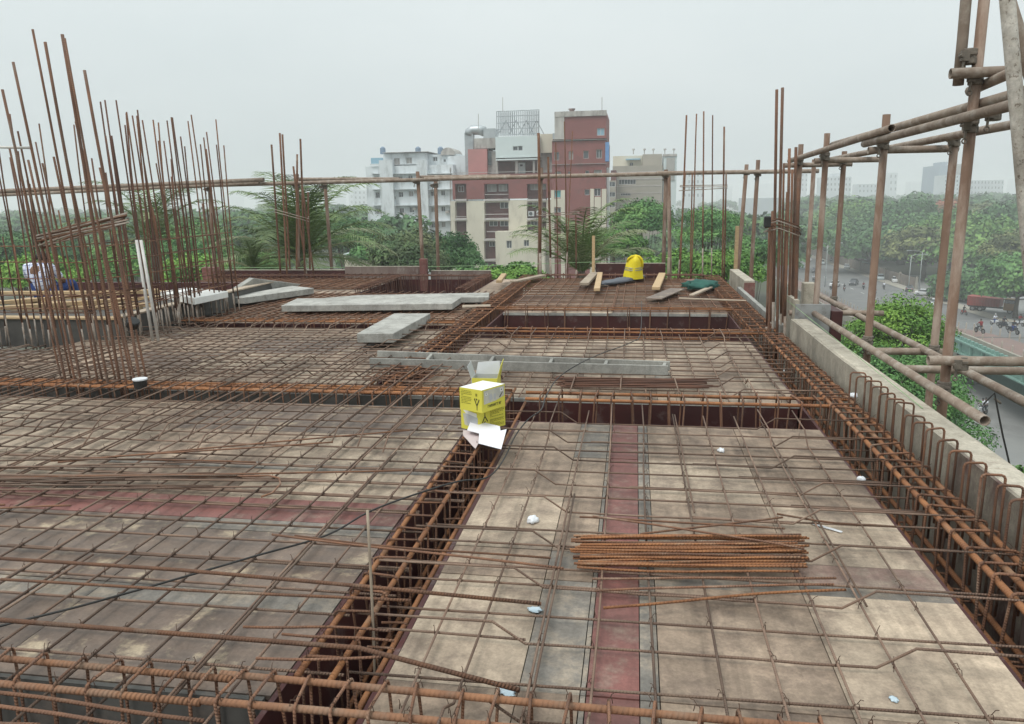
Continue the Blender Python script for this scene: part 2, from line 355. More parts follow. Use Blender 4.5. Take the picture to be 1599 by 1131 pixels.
# ================================================================== reinforcement mats
def bar(path, r, m, root, n=6, name='bar'):
    return MB().tube(path, r, n).build(name, m, root, smooth=True)
def ties(root, pts, m='rust_wire'):
    mb = MB()
    for (x, y, z) in pts:
        a = rnd.uniform(0, 3.14); L = rnd.uniform(.012, .028); c, s = math.cos(a), math.sin(a)
        mb.tube([(x - .011 * c, y - .011 * s, z - .012), (x - .007 * c, y - .007 * s, z + .009), (x + .007 * c, y + .007 * s, z + .009), (x + .011 * c, y + .011 * s, z - .012)], .0016, 3, False)
        mb.tube([(x, y, z + .009), (x + L * c * .5, y + L * s * .5, z + .016 + L * .4), (x + L * c, y + L * s, z + .014 + L * rnd.uniform(0, .8))], .0015, 3, False)
    o = mb.build('tie_wire', m, root); o['kind'] = 'stuff'
def mat_bay(label, x0, x1, y0, y1, sx, sy, ox=.25, oy=.2, crank=None, r=.006, m='rust_mesh', wire=True, dbl=.15, skipx=None, n=6, cut=None):
    root = thing('rebar_mat', label, 'rebar mat', ((x0 + x1) / 2, (y0 + y1) / 2, .0))
    X = []; Yv = []
    x = x0 + sx * .4
    while x < x1: X.append(x + rnd.gauss(0, .012)); x += sx
    y = y0 + sy * .35
    while y < y1: Yv.append(y + rnd.gauss(0, .012)); y += sy
    zl, zu = .028, .028 + 2 * r + .001
    for x in X:                                             # along Y, upper layer
        a, b = y0 - oy * rnd.uniform(.3, 1), y1 + oy * rnd.uniform(.3, 1)
        if cut: a, b = cut(x, a, b)
        sk = rnd.gauss(0, .012)
        hi = rnd.random() < .5
        p = wob((x - sk, a, zu), (x + sk, b, zu), 8, .004)
        if hi and crank:
            p = [(x - sk, a, .11), (x - sk * .6, y0 + .38, .11), (x - sk * .5, y0 + .5, zu)] + [tuple(q) for q in p[2:6]] + [(x + sk * .5, y1 - .5, zu), (x + sk * .6, y1 - .38, .11), (x + sk, b, .11)]
        bar(p, r, m, root, n)
        if rnd.random() < dbl:
            h = rnd.uniform(.3, .8) * (b - a); s0 = a if rnd.random() < .5 else b - h
            bar(wob((x - sk + .016, s0, zu), (x + sk + .018, s0 + h, zu), 6, .003), r, m, root, n)
    for k, y in enumerate(Yv):                              # along X, lower layer, alternate ones cranked up
        a, b = x0 - ox * rnd.uniform(.3, 1), x1 + ox * rnd.uniform(.3, 1)
        sk = rnd.gauss(0, .012)
        if crank and k % 2 == 0:
            c = crank + rnd.uniform(-.05, .05)
            p = [(a, y - sk, .105), (x0 + c, y - sk * .8, .108), (x0 + c + .12, y - sk * .7, zl)] + [(xx, y + rnd.gauss(0, .003), zl + rnd.uniform(0, .002)) for xx in lin(x0 + c + .35, x1 - c - .35, 5)] + [(x1 - c - .12, y + sk * .7, zl), (x1 - c, y + sk * .8, .108), (b, y + sk, .105)]
            bar(p, r, m, root, n)
        else: bar(wob((a, y - sk, zl), (b, y + sk, zl), 9, .004), r, m, root, n)
        if rnd.random() < dbl:
            h = rnd.uniform(.25, .7) * (b - a); s0 = a if rnd.random() < .5 else b - h
            bar(wob((s0, y + .017, zl), (s0 + h, y + .019, zl), 6, .003), r, m, root, n)
    if wire: ties(root, [(x, y, zu) for x in X for y in Yv if rnd.random() < .8])
    return root
mat_bay('rebar grid over the near right bay, under the short rod pile', -.82, 1.285, 1.6, 5.38, .205, .20, ox=.36, oy=.22, crank=.33, dbl=.4, r=.005)
mat_bay('rebar grid over the near left bay with a black cable across', -7.6, -1.17, 2.1, 5.7, .195, .2, ox=.3, oy=.75, dbl=.65, r=.0056)
mat_bay('rebar grid in front of the dark wine shaft, under the grey ladder frame', -1.86, 1.285, 6.05, 8.78, .21, .19, ox=.3, oy=.2, crank=.4)
mat_bay('wide rebar grid right of the tall column bars, below the grey planks', -6.0, -2.28, 6.05, 9.3, .15, .16, ox=.25, oy=.3, crank=.4, wire=False)
mat_bay('rebar grid at the far left, beneath the checked shirt worker', -9.0, -6.0, 6.05, 7.6, .16, .17, ox=.1, oy=.2, wire=False)
mat_bay('far right rebar grid beneath the yellow vest', -1.86, 1.285, 10.82, 15.5, .165, .15, ox=.3, oy=.1, wire=False, r=.007, m='rust')
mat_bay('far rebar grid beneath the long grey planks', -5.9, -2.28, 9.72, 12.9, .15, .15, ox=.25, oy=.2, wire=False, r=.008, m='rust')
mat_bay('far left rebar strip behind the tilted grey slabs', -9.0, -4.9, 13.4, 15.5, .18, .15, ox=.1, oy=.05, wire=False, r=.0085, m='rust')

# thin top bars lying at slab-top level across the cross beam (continuous through left bays)
root = thing('top_bars', 'long slanting upper rebars across the left cross trough', 'rebar', (-4, 5.7, .06))
for x in lin(-6.6, -1.35, 27):
    if rnd.random() < .12: continue
    y0, y1 = 4.9 - rnd.uniform(0, .5), 6.7 + rnd.uniform(0, .7)
    bar([(x, y0 - .12, .05), (x, y0, .12), (x + .01, 5.7, .125 + rnd.uniform(0, .01)), (x + .02, y1, .12), (x + .02, y1 + .12, .05)], .0055, 'rust_mesh', root)

# ================================================================== beam cages
def rr(w, h, rc=.018):
    """rounded rectangle outline (u,v) around 0,0 top"""
    P = []
    for (cx, cz, a0) in ((w / 2 - rc, -rc, 0), (-w / 2 + rc, -rc, 90), (-w / 2 + rc, -h + rc, 180), (w / 2 - rc, -h + rc, 270)):
        for k in range(3): a = R(a0 + 45 * k); P.append((cx + rc * math.cos(a), cz + rc * math.sin(a)))
    return P + [P[0]]
def cage(label, axis, a0, a1, c, wd, ztop, h, nb, sp, rb, rs, m='rust_bar', ms='rust', n=8, ext=(.1, .1), tilt=.05, wire=True):
    mid = (a0 + a1) / 2
    root = thing('beam_cage', label, 'rebar cage', (mid, c, ztop - h) if axis == 'x' else (c, mid, ztop - h))
    us = lin(-wd / 2 + rb + rs, wd / 2 - rb - rs, nb)
    for lev in (0, 1):
        for u in us:
            z = ztop - 2 * rs - rb if lev == 0 else ztop - h + 2 * rs + rb
            e0, e1 = a0 - ext[0] * rnd.random(), a1 + ext[1] * rnd.random()
            A, B = ((e0, c + u, z), (e1, c + u + rnd.gauss(0, .008), z + rnd.gauss(0, .004)))
            if axis == 'y': A, B = (A[1], A[0], A[2]), (B[1], B[0], B[2])
            bar(wob(A, B, 10, .004), rb, m, root, n, 'long_bar')
    P = rr(wd, h)
    path = [(0, u, v) if axis == 'x' else (u, 0, v) for (u, v) in P]
    mb = MB(); mb.tube(path, rs, 5, False)
    hk = P[1]
    proto = None; t = a0 + sp / 2; pts = []
    while t < a1:
        if proto is None:
            me = bpy.data.meshes.new('stirrup'); me.from_pydata(mb.v, [], mb.f)
            ul = me.uv_layers.new(name='UVMap'); ul.data.foreach_set('uv', [q for f in mb.uv for p in f for q in p])
            me.materials.append(MATS[ms]); me.polygons.foreach_set('use_smooth', [True] * len(me.polygons)); me.update()
            proto = me
        o = bpy.data.objects.new('stirrup', proto); COL.objects.link(o); o.parent = root; o['_o'] = root['_o']
        tt = t + rnd.gauss(0, sp * .08)
        o.location = (tt - mid, 0, h + rnd.gauss(0, .004)) if axis == 'x' else (0, tt - mid, h + rnd.gauss(0, .004))
        o.rotation_euler = (rnd.gauss(0, tilt * .3), rnd.gauss(0, tilt), rnd.gauss(0, tilt * 1.4)) if axis == 'x' else (rnd.gauss(0, tilt), rnd.gauss(0, tilt * .3), rnd.gauss(0, tilt * 1.4))
        for u in (us[0], us[-1]):
            pts.append((tt, c + u, ztop) if axis == 'x' else (c + u, tt, ztop))
        t += sp
    if wire: ties(root, pts)
    return root
cage('thick bars crossing the bottom left corner of the view', 'x', -7.5, -1.3, 1.99, .16, .125, .4, 2, .12, .0122, .0055, m='rust_near', n=10)
cage('thick rusty beam cage along the bottom edge right of the diagonal trough', 'x', -1.3, 1.6, 1.99, .17, .125, .36, 2, .12, .0122, .0055, m='rust_near', n=10, ext=(.02, .1))
cage('beam cage running from the yellow boxes to the bottom edge', 'y', 2.1, 5.9, -1.005, .155, .115, .46, 2, .15, .0115, .0055, n=8, tilt=.09)
bc = bpy.data.objects[[o.name for o in bpy.data.objects if o.get('label', '').startswith('beam cage running from the yellow')][0]]
for (x_, z_) in ((-.855, -.02), (-.86, -.36)): bar(wob((x_ - .01, 1.95, z_), (x_, 5.95, z_ + .01), 10, .006), .0115, 'rust_bar', bc, 8, 'long_bar')
for k_ in range(16):
    y_ = 2.2 + k_ * .23 + rnd.gauss(0, .03); bar([(-.95, y_ - .01, -.004), (-.87, y_, -.004 + rnd.gauss(0, .004)), (-.85, y_, -.012), (-.845, y_, -.05), (-.85, y_ + .01, -.42)], .0052, 'rust', bc, 5, 'link')
# third, lower bar and the loose link ends standing out of this cage
cage('orange cross beam cage left of the yellow boxes, below the column bars', 'x', -8.6, -1.05, 5.86, .27, .105, .42, 4, .11, .011, .0055)
cage('cross beam cage between the ladder frame and the near right bay', 'x', -.75, 1.5, 5.8, .24, .115, .4, 2, .135, .0135, .0068)
cage('long edge beam cage beside the pale boards on the right', 'y', 1.7, 8.7, 1.515, .2, .12, .42, 3, .14, .0148, .0066, tilt=.09)
cage('far end of the edge beam cage behind the right column bars', 'y', 9.0, 15.4, 1.47, .3, .1, .42, 3, .12, .012, .006, n=6, wire=False)
cage('beam cage in front of the wine red shaft', 'x', -1.9, 1.5, 8.93, .24, .1, .4, 2, .16, .012, .006, n=6, wire=False)
cage('beam cage on the far side of the wine red shaft', 'x', -1.9, 1.4, 10.68, .2, .11, .45, 2, .28, .01, .006, n=6, wire=False)
cage('beam cage left of the wine red shaft, receding', 'y', 6.1, 15.3, -2.07, .28, .11, .42, 3, .13, .011, .006, n=6, wire=False)
cage('beam cage under the front edge of the long grey plank', 'x', -6.0, -2.3, 9.5, .26, .1, .42, 3, .14, .012, .006, n=6, wire=False)
cage('beam cage along the left edge of the far open pit', 'y', 12.9, 15.4, -4.78, .2, .12, .5, 2, .12, .012, .006, m='rust_far', ms='rust_far', n=6, wire=False)
cage('beam cage along the right edge of the far open pit', 'y', 12.9, 15.4, -2.95, .2, .12, .5, 2, .12, .012, .006, m='rust_far', ms='rust_far', n=6, wire=False)
cage('beam cage along the back edge of the far open pit', 'x', -4.8, -2.9, 15.3, .2, .12, .5, 2, .15, .012, .006, m='rust_far', ms='rust_far', n=6, wire=False)
cage('far edge cage below the low wine board at left', 'x', -9, -4.9, 15.3, .2, .13, .45, 2, .15, .012, .006, m='rust_far', ms='rust_far', n=6, wire=False)
cage('far edge cage behind the yellow vest', 'x', -1.8, 1.3, 15.35, .2, .13, .45, 2, .15, .012, .006, m='rust_far', ms='rust_far', n=6, wire=False)

# extra bars poking out over the diagonal trough: pushed through the cage, resting on its top bars
def loose(p0, p1, r, label, group=None, m='rust', n=6, name='loose_rebar', amp=.006, mid=None):
    o = MB().tube(mid or wob(p0, p1, 8, amp), r, n).build(name, m, None, smooth=True)
    return tag(o, label, 'rebar', group)
for q, (a, b, z, rr_) in enumerate([((0, 932), (845, 940), .135, .008), ((0, 968), (812, 1078), .15, .0085), ((0, 905), (640, 938), .13, .006),
                             ((425, 835), (880, 888), .132, .0055), ((460, 838), (860, 872), .125, .005), ((380, 978), (610, 985), .128, .005), ((400, 1028), (595, 1026), .13, .005), ((440, 990), (615, 1000), .126, .005)]):
    pa, pb = onz(*a, z), onz(*b, z)
    mid = None
    if q == 1: pm = onz(560, 1012, .15); pe = onz(812, 1078, .05); mid = [pa, (pa + pm) / 2, pm, (pm * .6 + pe * .4), pe]
    if q == 0: pm = onz(560, 915, .14); pe = onz(845, 943, .05); mid = [onz(0, 872, .12), onz(280, 890, .13), pm, pe]
    loose(pa, pb, rr_, ['thick long rebar ending over the near right bay, upper one', 'thick long rebar bent down over the bottom of the near trough',
          'loose rod across the trough just below the upper thick rebar', 'pair of rods crossing the diagonal trough, the longer one', 'pair of rods crossing the diagonal trough, the shorter one',
          'short rod laid over the trough below the standing stick', 'lowest short rod laid over the near trough', 'short rod over the trough under the thick rebar'][q], None, 'rust', 8, mid=mid)


for q, (a, b, z) in enumerate([((-40, 1078), (318, 1126), .14), ((-40, 1096), (200, 1131), .135), ((-60, 1120), (60, 1134), .14)]):
    loose(onz(*a, z), onz(*b, z), .0065, ['thin rod over the bottom left corner cage, upper one', 'thin rod over the bottom left corner cage, middle one', 'thin rod cut by the bottom left corner'][q])
# hairpin links standing beside the pale board on the right
hp = thing('hairpin_links', 'row of upside-down U links standing beside the pale edge board', 'rebar', (1.61, 4, .0))
y = 2.35
while y < 5.75:
    zt = onx(1440, 653, 1.63).z + rnd.gauss(0, .012); w_ = .1; xl = 1.565 + rnd.gauss(0, .006); sk = rnd.gauss(0, .02)
    P = [(xl, y + sk * .5, -.2), (xl, y, zt - .06), (xl, y, zt - .018), (xl + .006, y, zt - .005), (xl + .018, y, zt), (xl + w_ - .018, y + sk, zt), (xl + w_ - .006, y + sk, zt - .005), (xl + w_, y + sk, zt - .018), (xl + w_, y + sk, zt - .06), (xl + w_, y + sk * 1.5, -.2)]
    bar(P, .0062, 'rust', hp, 6, 'link'); y += .165 + rnd.gauss(0, .015)
# ================================================================== edge boards
eb = thing('edge_board', 'long pale edge board with wine stains along the right side', 'formwork', (1.78, 5, -.3))
ys = [1.2, 2.55, 3.35, 4.3, 5.45, 6.4, 7.6, 8.7]
for i in range(len(ys) - 1):
    MB().box((1.695, ys[i] + .002, -.57), (1.715, ys[i + 1] - .002, .265 + rnd.uniform(-.003, .003))).build('panel', ['form_stain', 'form_stain', 'form_board', 'form_pale', 'form_pale', 'form_pale', 'form_pale'][i], eb)
for i in range(3):
    MB().box((1.717, [1.2, 3.9, 6.6][i], .10), (1.87, [3.898, 6.598, 8.7][i], .27)).build('top_plank', 'form_top', eb, bevel=.006)
MB().box((1.717, .6, -.57), (1.76, 8.7, .098)).build('backing', 'timber_grey', eb)
eb2 = thing('edge_board', 'pale edge block at the far right corner of the slab', 'formwork', (1.9, 14.4, -.2))
MB().box((1.83, 13.4, -.2), (2.0, 15.5, .2)).build('board', 'form_top', eb2, bevel=.01)
MB().box((1.826, 13.38, -.2), (2.004, 13.398, .16)).build('end_board', 'ply_red', eb2)
eb3 = thing('edge_board', 'low grey edge board beyond the right column bars', 'formwork', (1.8, 11, -.3))
for (a, b) in ((9.3, 11.2), (11.21, 13.3)): MB().box((1.70, a, -.57), (1.76, b, .1)).build('board', 'concrete', eb3)
def fboard(label, x0, x1, z1, m, cap='form_top', y=15.62, z0=-.25):
    r = thing('edge_board', label, 'formwork', ((x0 + x1) / 2, y, z0))
    MB().box((x0, y, z0), (x1, y + .03, z1 - .012)).build('board', m, r)
    MB().box((x0, y - .004, z1 - .011), (x1, y + .06, z1)).build('cap', cap, r)
fboard('low wine board on the far left edge behind the palm', -9.3, -6.09, .19, 'form_wine')
fboard('tall stained board on the far edge left of the red post', -6.08, -4.45, .26, 'form_stain')
fboard('short stained board on the far edge right of the red post', -4.2, -2.93, .17, 'form_stain')
fboard('dark wine board behind the yellow vest', -.78, .6, .31, 'form_wine')
def post(label, x, y, z1, wd, m, z0=-.25):
    return tag(MB().box((x - wd / 2, y - wd / 3, z0), (x + wd / 2, y + wd / 3, z1)).build('post', m, None, bevel=.006), label, 'post')
post('short red-brown post on the far edge left of the mango tree', -4.33, 15.55, .42, .16, 'ply_red')
post('squat red-brown block post on the far left edge', -9.1, 15.52, .26, .3, 'ply_red')
post('thin timber stake left of the yellow vest', -.82, 15.55, .86, .06, 'timber')
post('thin timber stake at the far right corner', 1.95, 15.6, 1.02, .07, 'timber')
post('short timber stake right of the yellow vest', .66, 15.55, .42, .05, 'timber_grey')
# shutters by the right column
sp = thing('column_shutter', 'grey metal shutter panel beside the right column bars', 'formwork', (1.95, 8.8, -.4))
MB().box((1.755, 8.76, -.4), (2.12, 8.80, .42)).build('panel', 'steel_panel', sp)
MB().box((1.75, 8.80, -.4), (1.80, 9.3, .46)).build('side_panel', 'form_top', sp)
tag(MB().box((2.125, 8.7, -.45), (2.235, 9.2, .355)).build('shutter_plank', 'form_wine', None, bevel=.004), 'upright wine red plank beside the grey shutter panel', 'formwork')
tag(MB().box((1.93, 9.25, -.3), (2.06, 9.4, .60)).build('timber_block', 'form_top', None, bevel=.006), 'pale upright timber block behind the grey shutter panel', 'timber')

# ================================================================== column starter bars
def ring(root, P, r=.005, m='rust', name='tie', n=5):
    bar(P + [P[0]], r, m, root, n, name)
colA = thing('column_bars', 'tall rusty column bars in front, at the left', 'rebar', (-4.65, 6.0, -.3))
A_list = [((103, 597), (4, 140), .014), ((117, 598), (44, 250), .012), ((127, 599), (20, 97), .014), ((153, 600), (51, 46), .012), ((170, 602), (71, 66), .015), ((188, 600), (97, 54), .016),
          ((198, 603), (101, 60), .011), ((211, 598), (118, 190), .011), ((221, 602), (133, 110), .015), ((95, 590), (14, 230), .011), ((140, 588), (66, 255), .011), ((180, 590), (95, 205), .011), ((205, 590), (135, 262), .012), ((112, 590), (28, 205), .01), ((160, 592), (84, 245), .012), ((229, 595), (156, 262), .012)]
for (b, t, r) in A_list:
    B0 = onz(*b, .08); T0 = ony(*t, B0.y + rnd.uniform(-.03, .05)); B0 = B0 + (B0 - T0) * .12
    bar(wob(B0, T0, 7, .006), r * .82, 'rust_col_backlit' if r > .0105 else 'rust', colA, 7)
def ring_px(root, pts, Y0, r=.006, k=3, m='rust'):
    for i in range(k):
        P = []
        for (x, y, dy) in pts:
            p = ony(x + rnd.uniform(-3, 3), y + i * 3.2 - 6 + rnd.uniform(-4, 4), Y0 + dy); P.append(p)
        ring(root, P, r, m if i % 2 else 'rust')
ring_px(colA, [(58, 372, -.02), (118, 356, -.03), (200, 338, -.02), (188, 345, .3), (110, 362, .32), (64, 378, .3)], 6.0, .0085, 6, 'cement_bar')
ring_px(colA, [(90, 470, -.02), (150, 462, -.03), (222, 455, -.02), (210, 462, .3), (130, 470, .32)], 6.0, .006, 1)
# wire strip tying the bars high up
bar([ony(-8, 230, 6), ony(46, 231, 6)], .012, 'pvc', colA, 6, 'pipe_stub')
cap = thing('plastic_cap', 'black plastic cap on a bar of the left column', 'cap', ony(207, 512, 5.95))
c0 = ony(207, 506, 5.95)
T = Matrix.Translation(c0) @ Matrix.Rotation(R(35), 4, 'Y') @ Matrix.Rotation(R(20), 4, 'X')
MB().lathe([(.048, -.03), (.055, -.02), (.055, .035), (.045, .045)], n=10, T=T).build('shell', 'black_plastic', cap, smooth=False)
MB().lathe([(.03, -.046), (.034, -.031)], n=8, T=T).build('lip', 'plastic_white', cap)
cup = thing('black_cup', 'black plastic cup standing at the foot of the left column', 'cup', onz(220, 607, .1))
c0 = onz(220, 606, .1)
MB().lathe([(.05, 0), (.056, .065), (.058, .07)], c=tuple(c0), n=12).build('shell', 'black_plastic', cup)
MB().lathe([(.06, .0705), (.06, .082), (.05, .083)], c=tuple(c0), n=12).build('rim', 'plastic_white', cup)

wall = thing('wall_bars', 'dense group of thin wall bars left and behind the column bars', 'rebar', (-6.6, 8.5, -.1))
def wall_bar(B, T_, r=.0085):
    B = Vector(B); T_ = Vector(T_)
    k = rnd.uniform(.22, .42)
    mid = B.lerp(T_, k / max(.5, (T_ - B).length))
    bar(wob(mid, T_, 5, .012), r, 'rust_far' if rnd.random() < .6 else 'rust', wall, 5)
    bar([B, mid], r * 1.08, 'cement_bar', wall, 5, 'bar_foot')
for i, x in enumerate(lin(-9.0, -6.1, 27)):
    for dy in (0, .2):
        if rnd.random() < .2: continue
        xx = x + rnd.gauss(0, .025); h = rnd.uniform(1.75, 2.6) if rnd.random() < .75 else rnd.uniform(1.1, 1.7)
        wall_bar((xx, 7.8 + dy + rnd.gauss(0, .02), -.02), (xx - h * rnd.uniform(.0, .05), 7.8 + dy + rnd.gauss(0, .05), h))
for i, y in enumerate(lin(8.0, 10.7, 30)):
    for dx in (0, .2):
        if rnd.random() < .12: continue
        yy = y + rnd.gauss(0, .03); h = rnd.uniform(2.35, 2.85) if rnd.random() < .7 else rnd.uniform(1.3, 2.2)
        wall_bar((-6.05 + dx + rnd.gauss(0, .02), yy, -.02), (-6.05 + dx - h * rnd.uniform(.01, .045), yy + rnd.gauss(0, .05), h), .0095)
for z in (.42, .46, .62, .8, .98, 1.16):
    bar(wob((-8.7, 7.78, z + rnd.gauss(0, .02)), (-6.0, 7.78, z), 8, .01), .006, 'rust', wall, 5, 'tie')
    bar(wob((-5.86, 7.8, z), (-5.86, 10.7, z + rnd.gauss(0, .02)), 8, .01), .006, 'rust', wall, 5, 'tie')
    bar(wob((-6.12, 7.8, z + .02), (-6.12, 10.7, z + rnd.gauss(0, .02)), 8, .01), .006, 'rust', wall, 5, 'tie')
pv = thing('conduit_pipes', 'pair of pale plastic conduit pipes standing among the wall bars', 'pipe', (-5.65, 8.2, 0))
for (a, b) in (((213, 375), (232, 492)), ((220, 375), (240, 490))):
    p, q = ony(*a, 8.15), ony(*b, 8.15); q = q + (q - p) * ((q.z - .03) / (p.z - q.z)); bar([q, p], .017, 'pvc', pv, 8, 'pipe')

def column_px(label, bars, Y, ties_=(), z0=-.1, foot=None, r=.01, m='rust', tie_m='cement_bar'):
    p0 = ony(bars[0][0], bars[0][1], Y)
    root = thing('column_bars', label, 'rebar', (p0.x, Y, z0))
    for (xb, yb, xt, yt, *rest) in bars:
        dy = rest[0] if rest else 0; rb = rest[1] if len(rest) > 1 else r
        B, T_ = ony(xb, yb, Y + dy), ony(xt, yt, Y + dy)
        d = (B - T_); B = B + d * ((B.z - z0) / max(.1, -d.z))
        if foot and rnd.random() < foot:
            mid = B.lerp(T_, .22); bar([B, mid], rb * 1.05, 'cement_bar', root, 6, 'bar_foot'); bar(wob(mid, T_, 5, .006), rb, m, root, 6)
        else: bar(wob(B, T_, 6, .006), rb, m, root, 6)
    for P in ties_:
        bar([ony(x, y, Y + dy) for (x, y, dy) in P], .008, tie_m, root, 5, 'tie')
    return root
column_px('six thin column bars before the left palm', [(438, 425, 424, 226), (448, 425, 437, 208), (453, 425, 441, 210, .3), (463, 425, 464, 241, .3), (476, 427, 469, 217), (484, 425, 481, 300, .3), (490, 428, 472, 290), (478, 425, 458, 260, .2)],
          15.4, [[(428, 327, -.02), (482, 342, -.02), (482, 338, .32)], [(428, 331, -.02), (482, 346, -.02)]], foot=.2, r=.02)
column_px('rusty column bars in front of the red building', [(844, 430, 841, 208, 0, .028), (860, 430, 856, 245, 0, .022), (871, 430, 868, 222, .3, .012), (887, 430, 881, 190, .3, .012), (900, 430, 899, 335, .1, .016), (884, 430, 894, 205, .1, .01)],
          15.3, [[(838, 337, -.02), (905, 334, -.02)], [(838, 334, .3), (905, 331, .3)]], foot=.55, r=.02)
column_px('thin column bars beside the yellow vest, left of the right corner', [(1062, 425, 1072, 180, 0, .018), (1080, 425, 1088, 178, .3, .014), (1097, 425, 1099, 174, 0, .015), (1111, 425, 1113, 180, .3, .013), (1128, 425, 1131, 198, 0, .018), (1060, 425, 1070, 270, .35, .016), (1131, 425, 1134, 270, .3, .016), (1078, 425, 1081, 270, 0, .014)],
          15.35, [[(1062, 292, -.02), (1136, 292, -.02), (1136, 289, .34), (1062, 290, .34), (1062, 292, -.02)], [(1060, 298, -.02), (1136, 294, -.02)]], foot=.75, r=.016)
bs = [(1200, 520, 1206, 330, 0, .014), (1207, 525, 1213, 140, .15, .017), (1213, 528, 1222, 137, 0, .017), (1219, 515, 1224, 255, .4, .013), (1225, 530, 1233, 232, 0, .016), (1231, 525, 1237, 265, .3, .015),
      (1236, 522, 1243, 230, .35, .018), (1241, 532, 1247, 278, 0, .019), (1204, 500, 1210, 330, .5, .014), (1222, 505, 1229, 300, .55, .014), (1197, 515, 1202, 345, .3, .015)]
cR = column_px('tight bundle of rusty column bars by the right edge board', bs, 8.95, foot=.3, z0=-.25, m='rust_col_backlit')
for i in range(4):
    P = [ony(x + rnd.uniform(-1, 1), y + i * 5 + rnd.uniform(-2, 2), 8.95 + dy) for (x, y, dy) in ((1194, 346, -.04), (1216, 340, -.05), (1247, 352, -.05), (1250, 356, .55), (1206, 338, .6))]
    ring(cR, P, .007, 'cement_bar' if i % 2 else 'rust', 'tie')
ck = thing('cover_block', 'small dark block wedged on the right column ties', 'block', ony(1200, 352, 8.85))
p = ony(1200, 345, 8.86); MB().box((p.x - .05, p.y - .05, p.z - .07), (p.x + .02, p.y + .02, p.z + .05)).build('body', 'black_plastic', ck, bevel=.01)

# ================================================================== scaffolding
def coupler(root, p, r=.033):
    p = Vector(p)
    mb = MB().lathe([(r * 1.12, -.045), (r * 1.35, -.04), (r * 1.35, -.012), (r * 1.2, 0), (r * 1.35, .012), (r * 1.35, .04), (r * 1.12, .045)], c=tuple(p), n=10)
    mb.tube([p + Vector((-r * 1.9, -r * .6, .0)), p + Vector((-r * 1.9, -r * 2.4, .0))], .011, 6).tube([p + Vector((-r * 2.2, -r * 1.0, .012)), p + Vector((r * .6, -r * 1.5, .012))], .009, 5)
    mb.box(p + Vector((-r * 1.9, -r * 1.7, -.03)), p + Vector((-r * .5, -r * .9, .03)))
    c = mb.build('coupler', 'clamp', root)
    q = p + Vector((-r * 1.2, -r * 1.2, -.06))
    mb = MB().tube([q + Vector((0, 0, .05)), q + Vector((-.005, 0, -.02))], .008, 5)
    mb.tube([q + Vector((.014 * math.cos(a) - .005, 0, -.034 + .014 * math.sin(a))) for a in lin(0, 6.283, 9)], .005, 4, False)
    mb.build('bolt', 'clamp', c)
def tube_(root, a, b, r=.031, name='tube', m='tube', n=10):
    o = MB().tube(wob(a, b, 6, .004), r, n, False).build(name, m, root, smooth=True)
    sd_ = o.modifiers.new('wall', 'SOLIDIFY'); sd_.thickness = .004; sd_.offset = -1; return o
IX, OX = 2.02, 2.52
sc = thing('scaffold', 'pipe scaffold standing outside the right edge', 'scaffold', (2.2, 7, -21))
def pole(root, p, z1, r=.031, m='tube_rust', z0=-20.99, lean=0): tube_(root, (p.x - lean, p.y, z0), (p.x, p.y, z1), r, 'pole', m)
pA = onx(1490, 450, IX); pole(sc, pA, 3.6)
pB = onx(1366, 400, IX); pole(sc, pB, onx(1378, 181, IX).z)
pC = onx(1279, 400, IX); pole(sc, pC, onx(1287, 210, IX).z)
pD = onx(1245, 320, IX - .03); pole(sc, pD, onx(1243, 228, IX - .03).z)
qA = onx(1468, 450, OX); pole(sc, qA, onx(1492, 212, OX).z, m='tube_rust')
qB = onx(1307, 400, OX); pole(sc, qB, onx(1316, 237, OX).z)
qC = onx(1262, 400, OX); pole(sc, qC, onx(1268, 250, OX).z)
zl = onx(1378, 220, IX).z
tube_(sc, (IX - .065, 3.2, zl + .03), (IX - .06, pB.y + .35, zl - .005), name='ledger')
tube_(sc, (IX - .068, pB.y - .4, zl + .065), (IX - .062, pD.y + .5, zl + .0), name='ledger')
tube_(sc, (IX + .065, 3.0, zl + .11), (IX + .065, pC.y, zl + .09), name='ledger')
tube_(sc, (OX - .065, 3.4, 2.03), (OX - .065, pD.y + 1.2, 2.03), name='ledger')
z2 = onx(1450, 600, IX - .06).z
tube_(sc, (IX - .066, onx(1540, 657, IX - .06).y, z2), (IX - .066, pC.y - .2, z2 - .02), name='ledger')
tube_(sc, (OX - .066, 3.2, .30), (OX - .066, 11.8, .27), name='ledger')
def transom(y, z, x0, x1, m='tube'): tube_(sc, (x0, y, z), (x1, y, z), name='transom', m=m)
transom(pA.y - .07, onx(1475, 558, IX).z, 1.88, 3.1)
transom(pB.y - .07, onx(1355, 540, IX).z - .035, IX - .02, OX + .15)
transom(pC.y - .07, onx(1279, 491, IX).z, IX - .3, OX + .2)
transom(pA.y + .9, .27, IX + .05, 3.0)
transom(pB.y + .07, zl - .075, IX - .1, OX + .1)
transom(pC.y + .07, zl - .07, IX - .1, OX + .1)
transom(pD.y + .07, zl - .07, IX - .2, OX + .1)
zt = ony(1500, 114, pA.y - .07).z
transom(pA.y - .07, zt, ony(1484, 115, pA.y - .07).x, 3.0)
tube_(sc, (IX + .07, 3.0, zt + .07), (IX + .07, pA.y + .25, zt - .07), name='ledger')
p = ony(1513, 133, pA.y + .02); tube_(sc, (IX - .09, pA.y + .02, p.z), (IX - .09, pA.y + .02, 3.6), name='pole', m='tube')
